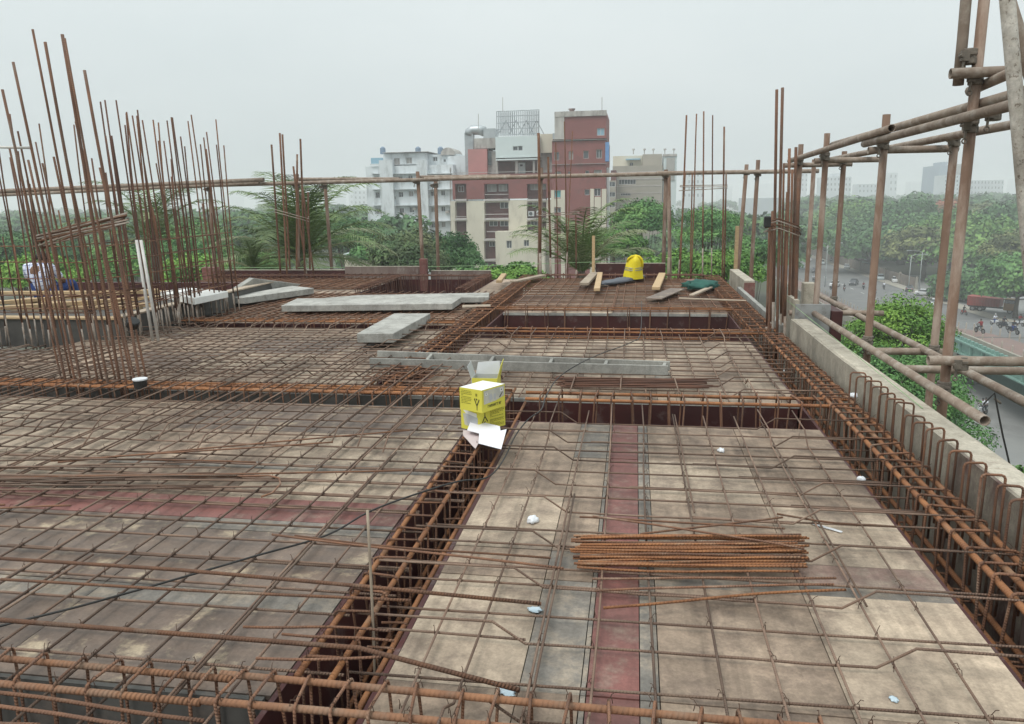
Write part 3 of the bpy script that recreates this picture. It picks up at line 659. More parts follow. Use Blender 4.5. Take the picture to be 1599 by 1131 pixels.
for p in ((pA.x, pA.y, zl - .03), (pB.x, pB.y, zl - .03), (pC.x, pC.y, zl - .03), (pD.x, pD.y, zl - .03), (qA.x, qA.y, 2.0), (qB.x, qB.y, 2.0), (pA.x, pA.y, zt - .02), (pA.x, pA.y, z2), (pB.x, pB.y, z2), (qA.x, qA.y, .29), (qB.x, qB.y, .28), (pA.x + .07, pA.y - .05, .52), (pC.x, pC.y, .3), (IX - .05, pA.y, zt + .1), (pA.x + .08, pA.y - .1, zl + .03)): coupler(sc, p)
# clamp strap on the near transom and loose hanging wire
tube_(sc, ony(1562, 630, 5.2), ony(1553, 622, 5.2), .008, 'hook', 'clamp', 6)
sp2 = thing('speckled_pole', 'cement-speckled leaning pole at the right margin', 'pole', (1.95, 3.75, -.3))
a, b = ony(1573, 0, 4.3), ony(1602, 330, 4.3); d = b - a
tube_(sp2, a - d * .5, a + d * 2.2, .034, 'shaft', 'tube_speck', 12)
dg = thing('brace_pipe', 'slanting brace pipe at the top right corner', 'pipe', ony(1599, 80, 4.6))
a, b = ony(1580, 20, 4.6), ony(1604, 98, 4.6); d = b - a; tube_(dg, a - d, b + d * 3, .036, 'tube', 'tube')
wr = tag(MB().tube([ony(1535, 632, 5.1), ony(1553, 614, 5.1), ony(1558, 640, 5.1), ony(1566, 680, 5.1), ony(1580, 740, 5.1)], .006, 5).build('hanging_wire', 'cable', None), 'black wire hanging from the right scaffold pipe', 'wire')

sf = thing('scaffold', 'pipe scaffold rail along the far edge of the slab', 'scaffold', (-4, 16.2, -21))
FY = 16.2; RF = .042
def fpole(xb, yb, xt, yt, Y, r=.04):
    a, b = ony(xb, yb, Y), ony(xt, yt, Y); d = a - b; e = a + d * ((a.z + 20.99) / -d.z) * 0
    o = MB().tube([(a.x, Y, -20.99), (a.x, Y, a.z), (b.x, Y, b.z)], r, 8).build('pole', 'tube_rust', sf, smooth=True)
for q in ((335, 420, 327, 290, FY), (466, 420, 464, 272, FY), (518, 420, 507, 281, FY + .5), (660, 410, 652, 268, FY), (684, 410, 680, 283, FY + .6), (842, 420, 845, 262, FY), (1036, 420, 1040, 265, FY), (1046, 420, 1044, 268, FY + .5), (1152, 425, 1166, 257, FY + .5), (1173, 425, 1184, 250, FY)): fpole(*q)
zr = 2.02
tube_(sf, (-16, FY - .09, 1.93), (-9.5, FY - .09, 1.99), RF, 'ledger'); tube_(sf, (-9.9, FY - .09, 2.0), (-4.1, FY - .09, 2.03), RF, 'ledger')
tube_(sf, (-4.4, FY - .09, 2.04), (.9, FY - .09, 2.05), RF, 'ledger'); tube_(sf, (.4, FY - .09, 2.06), (3.5, FY - .09, 2.04), RF, 'ledger')
tube_(sf, (-7.3, FY + .1, 2.1), (-5.0, FY + .1, 2.06), RF * .9, 'ledger'); tube_(sf, (-4.6, FY + .1, 2.09), (-2.6, FY + .1, 2.07), RF * .9, 'ledger')
a, b = ony(-30, 300, FY - .18), ony(412, 281, FY - .18); tube_(sf, a, b, .048, 'ledger')
a, b = ony(-30, 306, FY - .18), ony(405, 286, FY - .18); tube_(sf, a, b, .04, 'ledger')
for (x, y) in ((327, 296), (465, 290), (507, 292), (652, 284), (680, 290), (845, 277), (1040, 274), (1166, 270), (1184, 272)): coupler(sf, ony(x, y, FY + .0), .045)

# string lines
tag(MB().tube([ony(300, 418, 15.9), ony(600, 418, 15.9), ony(760, 415, 15.9), ony(1000, 407, 15.9)], .006, 4).build('string_line', 'string', None), 'thin green string line stretched along the far edge', 'string')
tag(MB().tube([(1.73, 9.3, .42), (1.80, 5.0, .275)], .003, 4).build('string_line', 'string', None), 'thin green string line over the right edge board', 'string')
# ================================================================== things lying on the slab
def slab_corners(name, label, cat, C, thick, m, group=None, bevel=.005):
    """a slab from its four top corners (any plane), thickness against the normal"""
    C = [Vector(c) for c in C]; nrm = (C[1] - C[0]).cross(C[3] - C[0]).normalized()
    if nrm.z < 0: nrm = -nrm; C = C[::-1]
    mb = MB(); mb.v = [tuple(c - nrm * thick) for c in C] + [tuple(c) for c in C]
    for q in ((3, 2, 1, 0), (4, 5, 6, 7), (0, 1, 5, 4), (1, 2, 6, 5), (2, 3, 7, 6), (3, 0, 4, 7)): mb.face(list(q))
    return tag(mb.build(name, m, None, bevel=bevel), label, cat, group)
def sl(name, label, px, z, thick, m='concrete_pale'):
    C = [onz(x, y, z) for (x, y) in px]; return slab_corners(name, label, 'formwork box', C, thick, m)
sl('form_box', 'short grey form box lying alone in the middle of the slab', [(557, 521), (614, 521), (672, 489.5), (615, 489.5)], .17, .105)
sl('form_box', 'longest grey form box lying across the far rebar grid', [(439, 477.5), (706, 474), (720, 464.5), (464, 466)], .165, .09)
sl('form_box', 'grey form box half hidden behind the longest one', [(505, 465.5), (763, 464), (764, 457), (560, 461)], .15, .085)
sl('form_box', 'flat grey form box under the tilted one', [(350, 463.5), (381, 465), (490, 450), (456, 446.5)], .165, .1)
a = onz(352, 457, .2); b = ony(389, 433.5, a.y + .55); c = ony(463, 443, 13.3); d = a + c - b
slab_corners('form_box', 'grey form box tilted up against the flat one, leaving a dark gap', 'formwork box', [a, b, c, d], .1, 'concrete')
sl('form_box', 'white-topped form box behind the wall bars', [(303, 466), (356, 455), (292, 449), (250, 456)], .37, .09, 'card_white')
# ladder-like frame
lf = thing('ladder_frame', 'long grey ladder-like form frame lying before the shaft', 'formwork frame', onz(800, 575, .07))
P0, P1, Q0, Q1 = onz(578, 573, .075), onz(1043, 586, .075), onz(590, 561, .075), onz(1046, 579, .075)
def rail(p, q, h, t, name, m='concrete_pale'):
    p = Vector(p); q = Vector(q); s = (q - p).cross(Vector((0, 0, 1))).normalized() * t / 2
    mb = MB(); mb.v = [tuple(v) for v in (p - s, q - s, q + s, p + s)] + [tuple(v + Vector((0, 0, h))) for v in (p - s, q - s, q + s, p + s)]
    for f in ((3, 2, 1, 0), (4, 5, 6, 7), (0, 1, 5, 4), (1, 2, 6, 5), (2, 3, 7, 6), (3, 0, 4, 7)): mb.face(list(f))
    return mb.build(name, m, lf, bevel=.003)
rail(P0, P1, .085, .022, 'rail', 'concrete'); rail(Q0, Q1, .085, .022, 'rail', 'concrete')
for t in (.2, .42, .62, .8, .985): rail(P0.lerp(P1, t), Q0.lerp(Q1, t), .075, .03, 'rung', 'concrete')
# plank ends, battens and cloths at the far right grid
def batten(label, a, b, wd, th, m, z=.08):
    a = onz(*a, z); b = onz(*b, z); s = (b - a).cross(Vector((0, 0, 1))).normalized() * wd / 2; u = Vector((0, 0, th))
    return slab_corners('batten', label, 'timber', [a - s + u, b - s + u, b + s + u, a + s + u], th, m, bevel=.004)
batten('short timber offcut at the left of the far right grid', (779, 442), (787, 431), .1, .05, 'timber', .13)
batten('pale plank lying askew on the far right grid', (802, 442), (848, 432), .14, .04, 'timber_grey', .1)
batten('round-edged timber plank left of the vest', (912, 446), (928, 429), .16, .05, 'timber_grey', .1)
batten('straight timber batten left of the vest, pointing at the camera', (932, 455), (937, 429), .1, .05, 'timber', .1)
batten('straight timber batten right of the vest, pointing at the camera', (1024, 453), (1034, 430), .13, .05, 'timber', .1)
batten('wide brownish board lying below the green cloth', (1020, 468), (1058, 452), .25, .02, 'ply_brown', .08)
batten('thin long lath lying across the far right grid', (1060, 467), (1165, 471), .05, .02, 'timber_grey', .09)
batten('short lath beside the green cloth', (1080, 463), (1112, 449), .08, .03, 'timber_grey', .09)
batten('reddish short board by the green cloth', (1075, 438), (1092, 441), .2, .02, 'ply_red', .09)
batten('pale short board lying beyond the longest form box', (722, 480), (766, 479), .2, .02, 'timber_grey', .1)
def blob_cloth(name, label, c, sx, sy, sz, m, seed, yaw=0, cat='cloth'):
    rg = random.Random(seed); bm = bmesh.new(); bmesh.ops.create_icosphere(bm, subdivisions=3, radius=1)
    for v in bm.verts:
        n = v.co.normalized(); k = 1 + .22 * math.sin(n.x * 5 + seed) * math.cos(n.y * 6 + seed * 2) + .1 * math.sin(n.z * 11 + n.x * 9)
        v.co = Vector((n.x * sx * k, n.y * sy * k, max(-.3, n.z) * sz * k))
        v.co.rotate(Matrix.Rotation(yaw, 3, 'Z'))
        v.co += Vector(c)
    me = bpy.data.meshes.new(name); bm.to_mesh(me); bm.free(); me.materials.append(MATS[m])
    me.polygons.foreach_set('use_smooth', [True] * len(me.polygons))
    o = bpy.data.objects.new(name, me); COL.objects.link(o); o['_o'] = (0, 0, 0); return tag(o, label, cat)
p = onz(1095, 448, .09); blob_cloth('cloth_bundle', 'dark green cloth bundle dropped on the far right grid', (p.x, p.y, .11), .28, .35, .1, 'cloth_green', 3, .3)
p = onz(972, 440, .08); blob_cloth('cloth_bundle', 'grey cloth trailing in front of the yellow vest', (p.x, p.y + .2, .085), .16, .8, .05, 'cloth_grey', 5, -.5)
# yellow vest draped over a stub
vst = thing('safety_vest', 'yellow safety vest with grey stripe draped over a stub at the far edge', 'vest', (0, 14.75, .05))
VY = 14.75
def vrow(yp, x0, x1):
    s = .0625; a = ony(960 + x0 * s, 390 + yp * s, VY); b = ony(960 + x1 * s, 390 + yp * s, VY); return a, b
rows = [(720, 205, 715), (620, 215, 705), (540, 235, 695), (490, 250, 695), (430, 262, 700), (360, 275, 705), (290, 300, 700), (230, 330, 690), (180, 370, 660), (145, 440, 610), (132, 490, 560)]
def vloft(rows, grow, depth, name, m, seed=1):
    mb = MB(); n = 28
    for i, (yp, x0, x1) in enumerate(rows):
        a, b = vrow(yp, x0, x1); c = (a + b) / 2; h = (b - a).length / 2 + grow
        dd = depth * (1 - (i / len(rows)) ** 3 * .6) + grow
        for j in range(n):
            t = 2 * math.pi * j / n
            k = 1 + .10 * math.sin(5 * t + i * .25) + .05 * math.sin(9 * t + 1 + i * .5)
            mb.v.append((c.x + h * math.cos(t), c.y + dd * math.sin(t) * k - .03 * math.sin(3 * t) - .05 * max(0, math.cos((t - 4.9)) ) * (1 if i < 8 else .3), c.z))
    for i in range(len(rows) - 1):
        for j in range(n): mb.face([i * n + j, i * n + (j + 1) % n, (i + 1) * n + (j + 1) % n, (i + 1) * n + j])
    if name == 'fabric': mb.face([(len(rows) - 1) * n + j for j in range(n)])
    return mb.build(name, m, vst, smooth=True)
vloft(rows, 0, .13, 'fabric', 'vest')
vloft([(508, 243, 695), (492, 250, 695), (470, 254, 697)], .006, .13, 'stripe', 'reflective')
vloft([(452, 257, 698), (440, 260, 699), (428, 262, 700)], .006, .13, 'stripe', 'reflective')
# armhole fold and collar roll
def vp(x, y, d): p = ony(960 + x * .0625, 390 + y * .0625, VY); return Vector((p.x, p.y - d, p.z))
MB().tube([vp(310, 300, .05), vp(340, 225, .08), vp(420, 165, .1), vp(520, 140, .1), vp(610, 165, .1), vp(670, 230, .09), vp(695, 320, .06), vp(695, 440, .06)], [.016, .022, .024, .022, .024, .024, .02, .012], 8).build('collar', 'vest', vst, smooth=True)
MB().tube([vp(560, 230, .11), vp(540, 330, .155), vp(500, 440, .175), vp(470, 560, .18), vp(400, 660, .17)], [.01, .016, .018, .02, .012], 6).build('fold', 'vest', vst, smooth=True)

# ------------------------------------------------------------------ yellow cartons
def carton(label, F, L, Rr, h, faces, rot=0):
    """F,L,Rr: top corners front, left, right. faces: materials left,right"""
    F, L, Rr = Vector(F), Vector(L), Vector(Rr); B = L + Rr - F; dn = Vector((0, 0, -h))
    root = thing('carton', label, 'box', F + dn)
    mb = MB(); mb.v = [tuple(p) for p in (F, Rr, B, L)] + [tuple(p + dn) for p in (F, Rr, B, L)]
    mb.face([0, 1, 2, 3]); mb.cur = 1
    for (a, b) in ((0, 1), (1, 2), (2, 3), (3, 0)): mb.face([a, a + 4, b + 4, b])
    mb.face([7, 6, 5, 4]); mb.build('body', ['card_white', 'card_yellow'], root)
    def prints(A, Bc, items, seed):
        U = (Bc - A); nrm = U.cross(Vector((0, 0, 1))).normalized()
        if nrm.y > 0: nrm = -nrm
        def pt(u, v, o): return A + U * u + dn * v + nrm * o
        for (m, quads, nm, off) in items:
            q = MB()
            for poly in quads:
                k = len(q.v); q.v += [tuple(pt(u, v, off)) for (u, v) in poly]; q.face(list(range(k, k + len(poly))))
            q.build(nm, m, root)
    return root, prints, (F, L, Rr)
def rc(u0, v0, u1, v1): return [(u0, v0), (u1, v0), (u1, v1), (u0, v1)]
def lines(u0, v0, u1, v1, n, seed):
    rg = random.Random(seed); Q = []
    for i in range(n):
        v = v0 + (v1 - v0) * i / n; u = u0
        while u < u1 - .03:
            w_ = rg.uniform(.02, .07); Q.append(rc(u, v, min(u1, u + w_), v + (v1 - v0) / n * .45)); u += w_ + .018
            if rg.random() < .08: break
    return Q
def word(u0, v0, u1, v1, n, seed):
    rg = random.Random(seed); Q = []; dw = (u1 - u0) / n
    for i in range(n):
        a = u0 + i * dw; k = rg.random(); sl_ = (v1 - v0)
        Q.append(rc(a, v0, a + dw * .25, v1))
        if k > .3: Q.append(rc(a + dw * .5, v0, a + dw * .72, v1))
        Q.append(rc(a + dw * .2, v0 if k < .5 else v0 + sl_ * .4, a + dw * .6, v0 + sl_ * (.25 if k < .5 else .62)))
    return Q
ARW = [[(.0, .1), (.12, 0), (.5, .55), (.38, .62)], [(.88, .05), (1, .12), (.56, .66), (.47, .55)], [(.42, .6), (.58, .6), (.55, 1), (.45, .98)], [(.3, .0), (.6, .06), (.5, .25)]]
def glyph(u0, v0, u1, v1, flip=False): return [[(u0 + (u1 - u0) * u, v0 + (v1 - v0) * ((1 - v) if flip else v)) for (u, v) in p] for p in ARW]
zt = .425
Fp, Lp, Rp = onz(752, 610, zt), onz(717.5, 604.5, zt), onz(788, 599.5, zt)
box1, pr, (F_, L_, R_) = carton('upper yellow carton with blank white top on the beam cage', Fp, Lp, Rp, .148, None)
pr(L_, F_, [('ink_soft', lines(.06, .1, .55, .72, 9, 4), 'print', .0012), ('ink', glyph(.66, .38, .9, .92), 'print', .0014), ('ink_soft', [rc(.72, .18, .8, .3)], 'print', .0013)], 1)
pr(F_, R_, [('card_silver', [[(.08, .06), (.97, .06), (.97, .5), (.6, .62), (.08, .66)]], 'print', .0011), ('ink', word(.24, .72, .86, .84, 9, 3), 'print', .0014),
            ('card_grey', [[(.3, .3), (.42, .25), (.46, .5), (.34, .6)], [(.5, .28), (.6, .32), (.58, .56), (.5, .55)]], 'print', .0015), ('card_white', [rc(.14, .16, .24, .28), rc(.78, .12, .9, .28)], 'print', .0015), ('ink', [rc(.17, .19, .2, .24), rc(.82, .17, .86, .23), [(.74, .5), (.88, .3), (.9, .33), (.77, .54)]], 'print', .0018)], 2)
zt2 = zt - .15
Fp2, Lp2, Rp2 = onz(747, 640, zt2), onz(719.5, 634, zt2), onz(788.5, 630, zt2)
box2, pr, (F_, L_, R_) = carton('lower yellow carton beneath the white-topped one', Fp2, Lp2, Rp2, .15, None)
pr(L_, F_, [('card_white', [[(.08, .1), (.9, .2), (.9, .4), (.3, .3)]], 'print', .0011), ('card_grey', [[(.25, .28), (.95, .38), (.95, .92), (.4, .8)]], 'print', .0013), ('card_silver', [[(.12, .3), (.26, .3), (.4, .85), (.2, .8)]], 'print', .0014)], 3)
pr(F_, R_, [('ink', glyph(.12, .2, .34, .66, True), 'print', .0014), ('ink', word(.02, .76, .3, .86, 5, 8), 'print', .0014), ('ink_soft', lines(.42, .14, .95, .5, 6, 6), 'print', .0012), ('ink_soft', lines(.44, .6, .94, .92, 6, 9) + [rc(.42, .57, .96, .585), rc(.42, .57, .43, .95)], 'print', .0012)], 4)
ob = thing('open_carton', 'open carton showing grey inside and a yellow flap behind the stacked boxes', 'box', onz(752, 612, .1))
q0 = onz(752, 618, .11)
W_, D_, Hh = .2, .16, .11
bx, by, bz = q0.x, q0.y + .12, .11
def wl(lo, hi, m, nm='wall'): MB().box(lo, hi).build(nm, m, ob)
wl((bx - W_ / 2, by, bz), (bx + W_ / 2, by + .004, bz + Hh), 'card_yellow'); wl((bx - W_ / 2, by + D_, bz), (bx + W_ / 2, by + D_ + .004, bz + Hh), 'card_grey')
wl((bx - W_ / 2 - .004, by, bz), (bx - W_ / 2, by + D_, bz + Hh), 'card_grey'); wl((bx + W_ / 2, by, bz), (bx + W_ / 2 + .004, by + D_, bz + Hh), 'card_yellow')
wl((bx - W_ / 2, by, bz - .004), (bx + W_ / 2, by + D_, bz), 'card_grey')
def flap(C, m): o = slab_corners('flap', None, None, C, .003, m, bevel=0); o.parent = ob; o.matrix_parent_inverse = Matrix.Translation(ob.location).inverted()
top = bz + Hh
flap([(bx - W_ / 2, by + D_ + .004, top), (bx + W_ / 2, by + D_ + .004, top), (bx + W_ / 2 - .01, by + D_ + .05, top + .1), (bx - W_ / 2 + .01, by + D_ + .05, top + .085)], 'card_grey')
flap([(bx + W_ / 2 + .004, by, top), (bx + W_ / 2 + .03, by + .01, top + .1), (bx + W_ / 2 + .03, by + D_ - .01, top + .13), (bx + W_ / 2 + .004, by + D_, top)], 'card_yellow')
flap([(bx - W_ / 2 - .004, by, top), (bx - W_ / 2 - .035, by + .01, top + .09), (bx - W_ / 2 - .035, by + D_ - .01, top + .11), (bx - W_ / 2 - .004, by + D_, top)], 'card_grey')

def sheet(name, label, px, zf, m, cat='paper', s=.1414, ox=690, oy=560):
    mb = MB(); pts = [(ox + x * s, oy + y * s) for (x, y) in px]
    P = [onz(x, y, zf(x, y)) for (x, y) in pts]; c = sum(P, Vector()) / len(P)
    mb.v = [tuple(p) for p in P]; mb.face(list(range(len(P))))
    o = mb.build(name, m, None); md = o.modifiers.new('thick', 'SOLIDIFY'); md.thickness = .003
    return tag(o, label, cat)
sheet('paper_sheet', 'bright white torn card sheet lying before the yellow cartons', [(325, 675), (640, 752), (648, 800), (715, 785), (655, 1005), (405, 940), (412, 830), (280, 795)], lambda x, y: .13 + (702 - y) * .0011, 'paper')
sheet('paper_sheet', 'crumpled pinkish paper under the white sheet', [(235, 795), (340, 800), (412, 835), (405, 940), (370, 1000), (330, 960), (280, 900), (230, 850)], lambda x, y: .122 + (702 - y) * .0004, 'paper_pink')

# small litter
def litter(label, x, y, r, m, seed, flat=.4, z=.004):
    p = onz(x, y, z); return blob_cloth('litter', label, (p.x, p.y, z + r * flat * .3), r, r * .8, r * flat, m, seed, seed, 'litter')
litter('small white plastic scrap on the near right deck, upper right', 1126, 705, .026, 'plastic_white', 2, .6)
litter('crumpled white plastic cup lying left of the rod pile', 832, 815, .03, 'plastic_white', 4, .8)
litter('torn bluish scrap at the lower left of the near right bay', 792, 1080, .03, 'plastic_blue', 6, .08)
litter('small pale blue scrap at the bottom right deck', 1396, 1092, .018, 'plastic_blue', 8, .08)
litter('bluish scrap below the upper thick rebar end', 835, 952, .028, 'plastic_blue', 9, .08)
litter('white plastic spacer by the edge cage, upper right', 1345, 750, .022, 'plastic_white', 3, .8)
litter('white rag caught near the foot of the right board', 1333, 620, .03, 'plastic_white', 12, .8, .12)
o = batten('thin white lath on the deck right of the rod pile', (1266, 818), (1315, 832), .018, .006, 'plastic_white', .003)
o['category'] = 'lath'

# cable
cb = [(-40, 996), (0, 978), (120, 948), (270, 906), (400, 868), (510, 836), (575, 800), (640, 775), (715, 752), (760, 746), (785, 720), (805, 680), (825, 655), (845, 640), (853, 618), (872, 590), (905, 568), (940, 552), (985, 535), (1000, 520), (1002, 470)]
zc = [.08] * 6 + [.1, .12, .13, .13, .11, .07, .1, .13, .13, .12, .18, .12, .1, .1, .1]
ctrl = [onz(x, y, z) for (x, y), z in zip(cb, zc)]
def spline(P, k=5):
    out_ = []
    for i in range(len(P) - 1):
        a, b, c, d = P[max(0, i - 1)], P[i], P[i + 1], P[min(len(P) - 1, i + 2)]
        for j in range(k):
            t = j / k; out_.append(.5 * ((2 * b) + (c - a) * t + (2 * a - 5 * b + 4 * c - d) * t * t + (3 * b - a - 3 * c + d) * t ** 3))
    return out_ + [P[-1]]
tag(MB().tube(spline(ctrl), .0048, 7).build('cable', 'cable', None, smooth=True), 'black cable snaking from the left edge across the trough to the shaft', 'cable')
a = onz(580, 968, .1); b = ony(574, 797, a.y)
tag(MB().tube(wob((a.x, a.y, -.3), b, 6, .003), .0052, 6).build('standing_rod', 'timber_grey', None, smooth=True), 'thin rod standing upright in the diagonal trough', 'rod')

# ------------------------------------------------------------------ loose rods
def rod_px(a, b, z, r, label, group, m='rust', hook=0):
    pa, pb = onz(*a, z), onz(*b, z); P = wob(pa, pb, 7, .008)
    if hook:
        d = (pb - pa).normalized(); s = Vector((-d.y, d.x, 0)) * hook
        P = [pa + s * .05 + d * .06, pa + s * .055 + d * .01, pa + s * .03 - d * .012, pa + s * .008] + P[1:]
    return tag(MB().tube(P, r, 6).build('loose_rebar', m, None, smooth=True), label, 'rebar', group)
G1 = 'short rods piled on the near right grid'
for i in range(30):
    t = i / 29; lay = i % 3
    y0 = 838 + t * 48 + rnd.uniform(-3, 3); y1 = 836 + t * 52 + rnd.uniform(-4, 6)
    rod_px((905 + rnd.uniform(-12, 8) - 6 * math.sin(t * 3.1), y0), (1250 + rnd.uniform(-6, 14), y1), .052 + lay * .011 + rnd.uniform(0, .003), .0052, 'short straight rod in the pile on the near right grid', G1, 'rust_bar' if rnd.random() < .6 else 'rust')
rod_px((942, 949), (1320, 921), .06, .0055, 'orange rod lying askew below the rod pile', None, 'rust_bar')
rod_px((925, 902), (1305, 903), .055, .005, 'rod lying straight just below the rod pile', None, 'rust')
rod_px((930, 923), (1303, 913), .055, .005, 'second rod below the pile, slightly tilted', None, 'rust')
rod_px((925, 806), (1256, 858), .088, .005, 'rod slanting down over the top of the pile', None, 'rust')
rod_px((1000, 834), (1222, 808), .06, .005, 'rod slanting up above the pile to the right', None, 'rust')
rod_px((905, 807), (1226, 826), .056, .005, 'rod lying above the pile, nearly straight', None, 'rust')
rod_px((1213, 804), (1400, 825), .056, .005, 'rod between the pile and the edge cage', None, 'rust')
G2 = 'long rods bundled on the near left grid'
for i in range(16):
    y0 = rnd.uniform(722, 768); L = rnd.uniform(180, 470)
    rod_px((rnd.uniform(-200, -40), y0 + rnd.uniform(-4, 4)), (L, y0 + rnd.uniform(-12, 10)), .056 + (i % 3) * .011, .0052, 'long rod in the bundle at the left margin of the near left grid', G2, 'rust_mesh')
for i, (a, b) in enumerate([((0, 745), (640, 735)), ((80, 720), (520, 690)), ((140, 716), (400, 722)), ((-20, 795), (110, 790)), ((90, 722), (640, 672))]):
    rod_px(a, b, .07, .0055, ['longest loose rod on the near left grid', 'loose rod slanting up on the near left grid, lower', 'short loose rod before the bundle', 'hooked short rod at the left margin', 'loose rod slanting up on the near left grid, upper'][i], None, 'rust', hook=(1 if i in (3,) else 0))
p0 = onz(395, 768, .07)
tag(MB().tube([onz(295, 745, .07), onz(420, 743, .07), onz(436, 747, .07), onz(438, 756, .07), onz(425, 770, .07), onz(408, 776, .07)], .0055, 6).build('hooked_rebar', 'rust', None, smooth=True), 'rebar with a bent hook end on the near left grid', 'rebar')
G3 = 'hooked rods stacked before the ladder frame'
for i in range(16):
    t = i / 15
    rod_px((866 + rnd.uniform(-6, 18), 590 + t * 15), (1105 + rnd.uniform(-20, 25), 592 + t * 12 + rnd.uniform(-2, 2)), .06 + (i % 3) * .013, .0058, 'hooked rod in the stack before the ladder frame', G3, 'rust_far', hook=1 if i % 3 == 0 else 0)
# spiral rings / ties left in the junction beside the cartons
jr = thing('stirrup_heap', 'small heap of loose stirrups lying left behind the cartons', 'rebar', onz(620, 590, .06))
for i in range(14):
    p = onz(rnd.uniform(590, 680), rnd.uniform(575, 600), .07 + .012 * (i % 4)); yaw = rnd.uniform(-.5, .5)
    P = [Vector((u, v + .2, rnd.uniform(0, .01))) for (u, v) in rr(.2, .38)]
    bar([p + Matrix.Rotation(yaw, 3, 'Z') @ q for q in P], .005, 'rust', jr, 5, 'stirrup')

# ------------------------------------------------------------------ stair upstand with battens and worker
ku = thing('upstand', 'low concrete upstand round the stair opening at the left', 'upstand', (-7.5, 9, -.1))
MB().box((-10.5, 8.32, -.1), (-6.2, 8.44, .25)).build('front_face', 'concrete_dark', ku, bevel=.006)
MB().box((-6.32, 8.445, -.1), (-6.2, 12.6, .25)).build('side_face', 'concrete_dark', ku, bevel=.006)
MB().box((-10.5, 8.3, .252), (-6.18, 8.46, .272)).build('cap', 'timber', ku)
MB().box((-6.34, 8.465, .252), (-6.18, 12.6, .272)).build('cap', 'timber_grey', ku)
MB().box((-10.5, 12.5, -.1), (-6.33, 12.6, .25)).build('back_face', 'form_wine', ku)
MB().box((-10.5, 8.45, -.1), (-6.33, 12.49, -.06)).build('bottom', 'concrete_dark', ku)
for i, (x0, y0, x1, y1, z) in enumerate([(-10.3, 9.0, -6.5, 9.3, .29), (-10.3, 9.9, -6.5, 9.6, .28), (-9.6, 8.5, -7.3, 10.9, .33), (-10.3, 10.9, -6.5, 11.1, .28), (-8.4, 8.5, -6.6, 9.9, .35)]):
    a, b = Vector((x0, y0, z)), Vector((x1, y1, z)); s = (b - a).cross(Vector((0, 0, 1))).normalized() * .045
    slab_corners('batten', ['front timber batten across the stair opening', 'second timber batten across the stair opening', 'long slanting timber batten over the stair opening', 'rear timber batten before the worker', 'short slanting batten behind the wall bars'][i], 'timber', [a - s, b - s, b + s, a + s], .05, 'timber')
slab_corners('bench_box', 'timber box the worker sits on beyond the stair opening', 'box', [(-10.0, 10.95, .13), (-8.7, 10.95, .13), (-8.7, 11.4, .13), (-10.0, 11.4, .13)], .185, 'timber_grey')

mat('skin', (0.16, 0.085, 0.05), (0.13, 0.07, 0.042), 5, 0.6)
mat('hair', (0.012, 0.01, 0.009), None, 30, 0.6)
mat('trouser_blue', (0.03, 0.06, 0.2), (0.022, 0.045, 0.15), 8, 0.85, .3)
mat('shirt_red', (0.22, 0.02, 0.025), None, 8, 0.85)
mat('shirt_white', (0.66, 0.68, 0.72), (0.58, 0.6, 0.66), 8, 0.85)
mat('shirt_dark', (0.035, 0.04, 0.05), None, 8, 0.85)
m = mat('shirt_check', (0.62, 0.65, 0.74), (0.55, 0.58, 0.68), 8, 0.85, .3)
t = m.node_tree; b_ = t.nodes['Principled BSDF']; src = b_.inputs['Base Color'].links[0].from_socket
tco = t.nodes.new('ShaderNodeTexCoord'); bk = t.nodes.new('ShaderNodeTexBrick'); bk.offset = 0; bk.inputs['Scale'].default_value = 1
bk.inputs['Brick Width'].default_value = .07; bk.inputs['Row Height'].default_value = .07; bk.inputs['Mortar Size'].default_value = .005
bk.inputs['Mortar'].default_value = (.1, .13, .3, 1)
mpp = t.nodes.new('ShaderNodeMapping'); mpp.inputs['Rotation'].default_value = (R(90), 0, R(6)); t.links.new(tco.outputs['Object'], mpp.inputs[0]); t.links.new(mpp.outputs[0], bk.inputs['Vector'])
t.links.new(src, bk.inputs['Color1']); t.links.new(src, bk.inputs['Color2']); t.links.new(bk.outputs[0], b_.inputs['Base Color'])

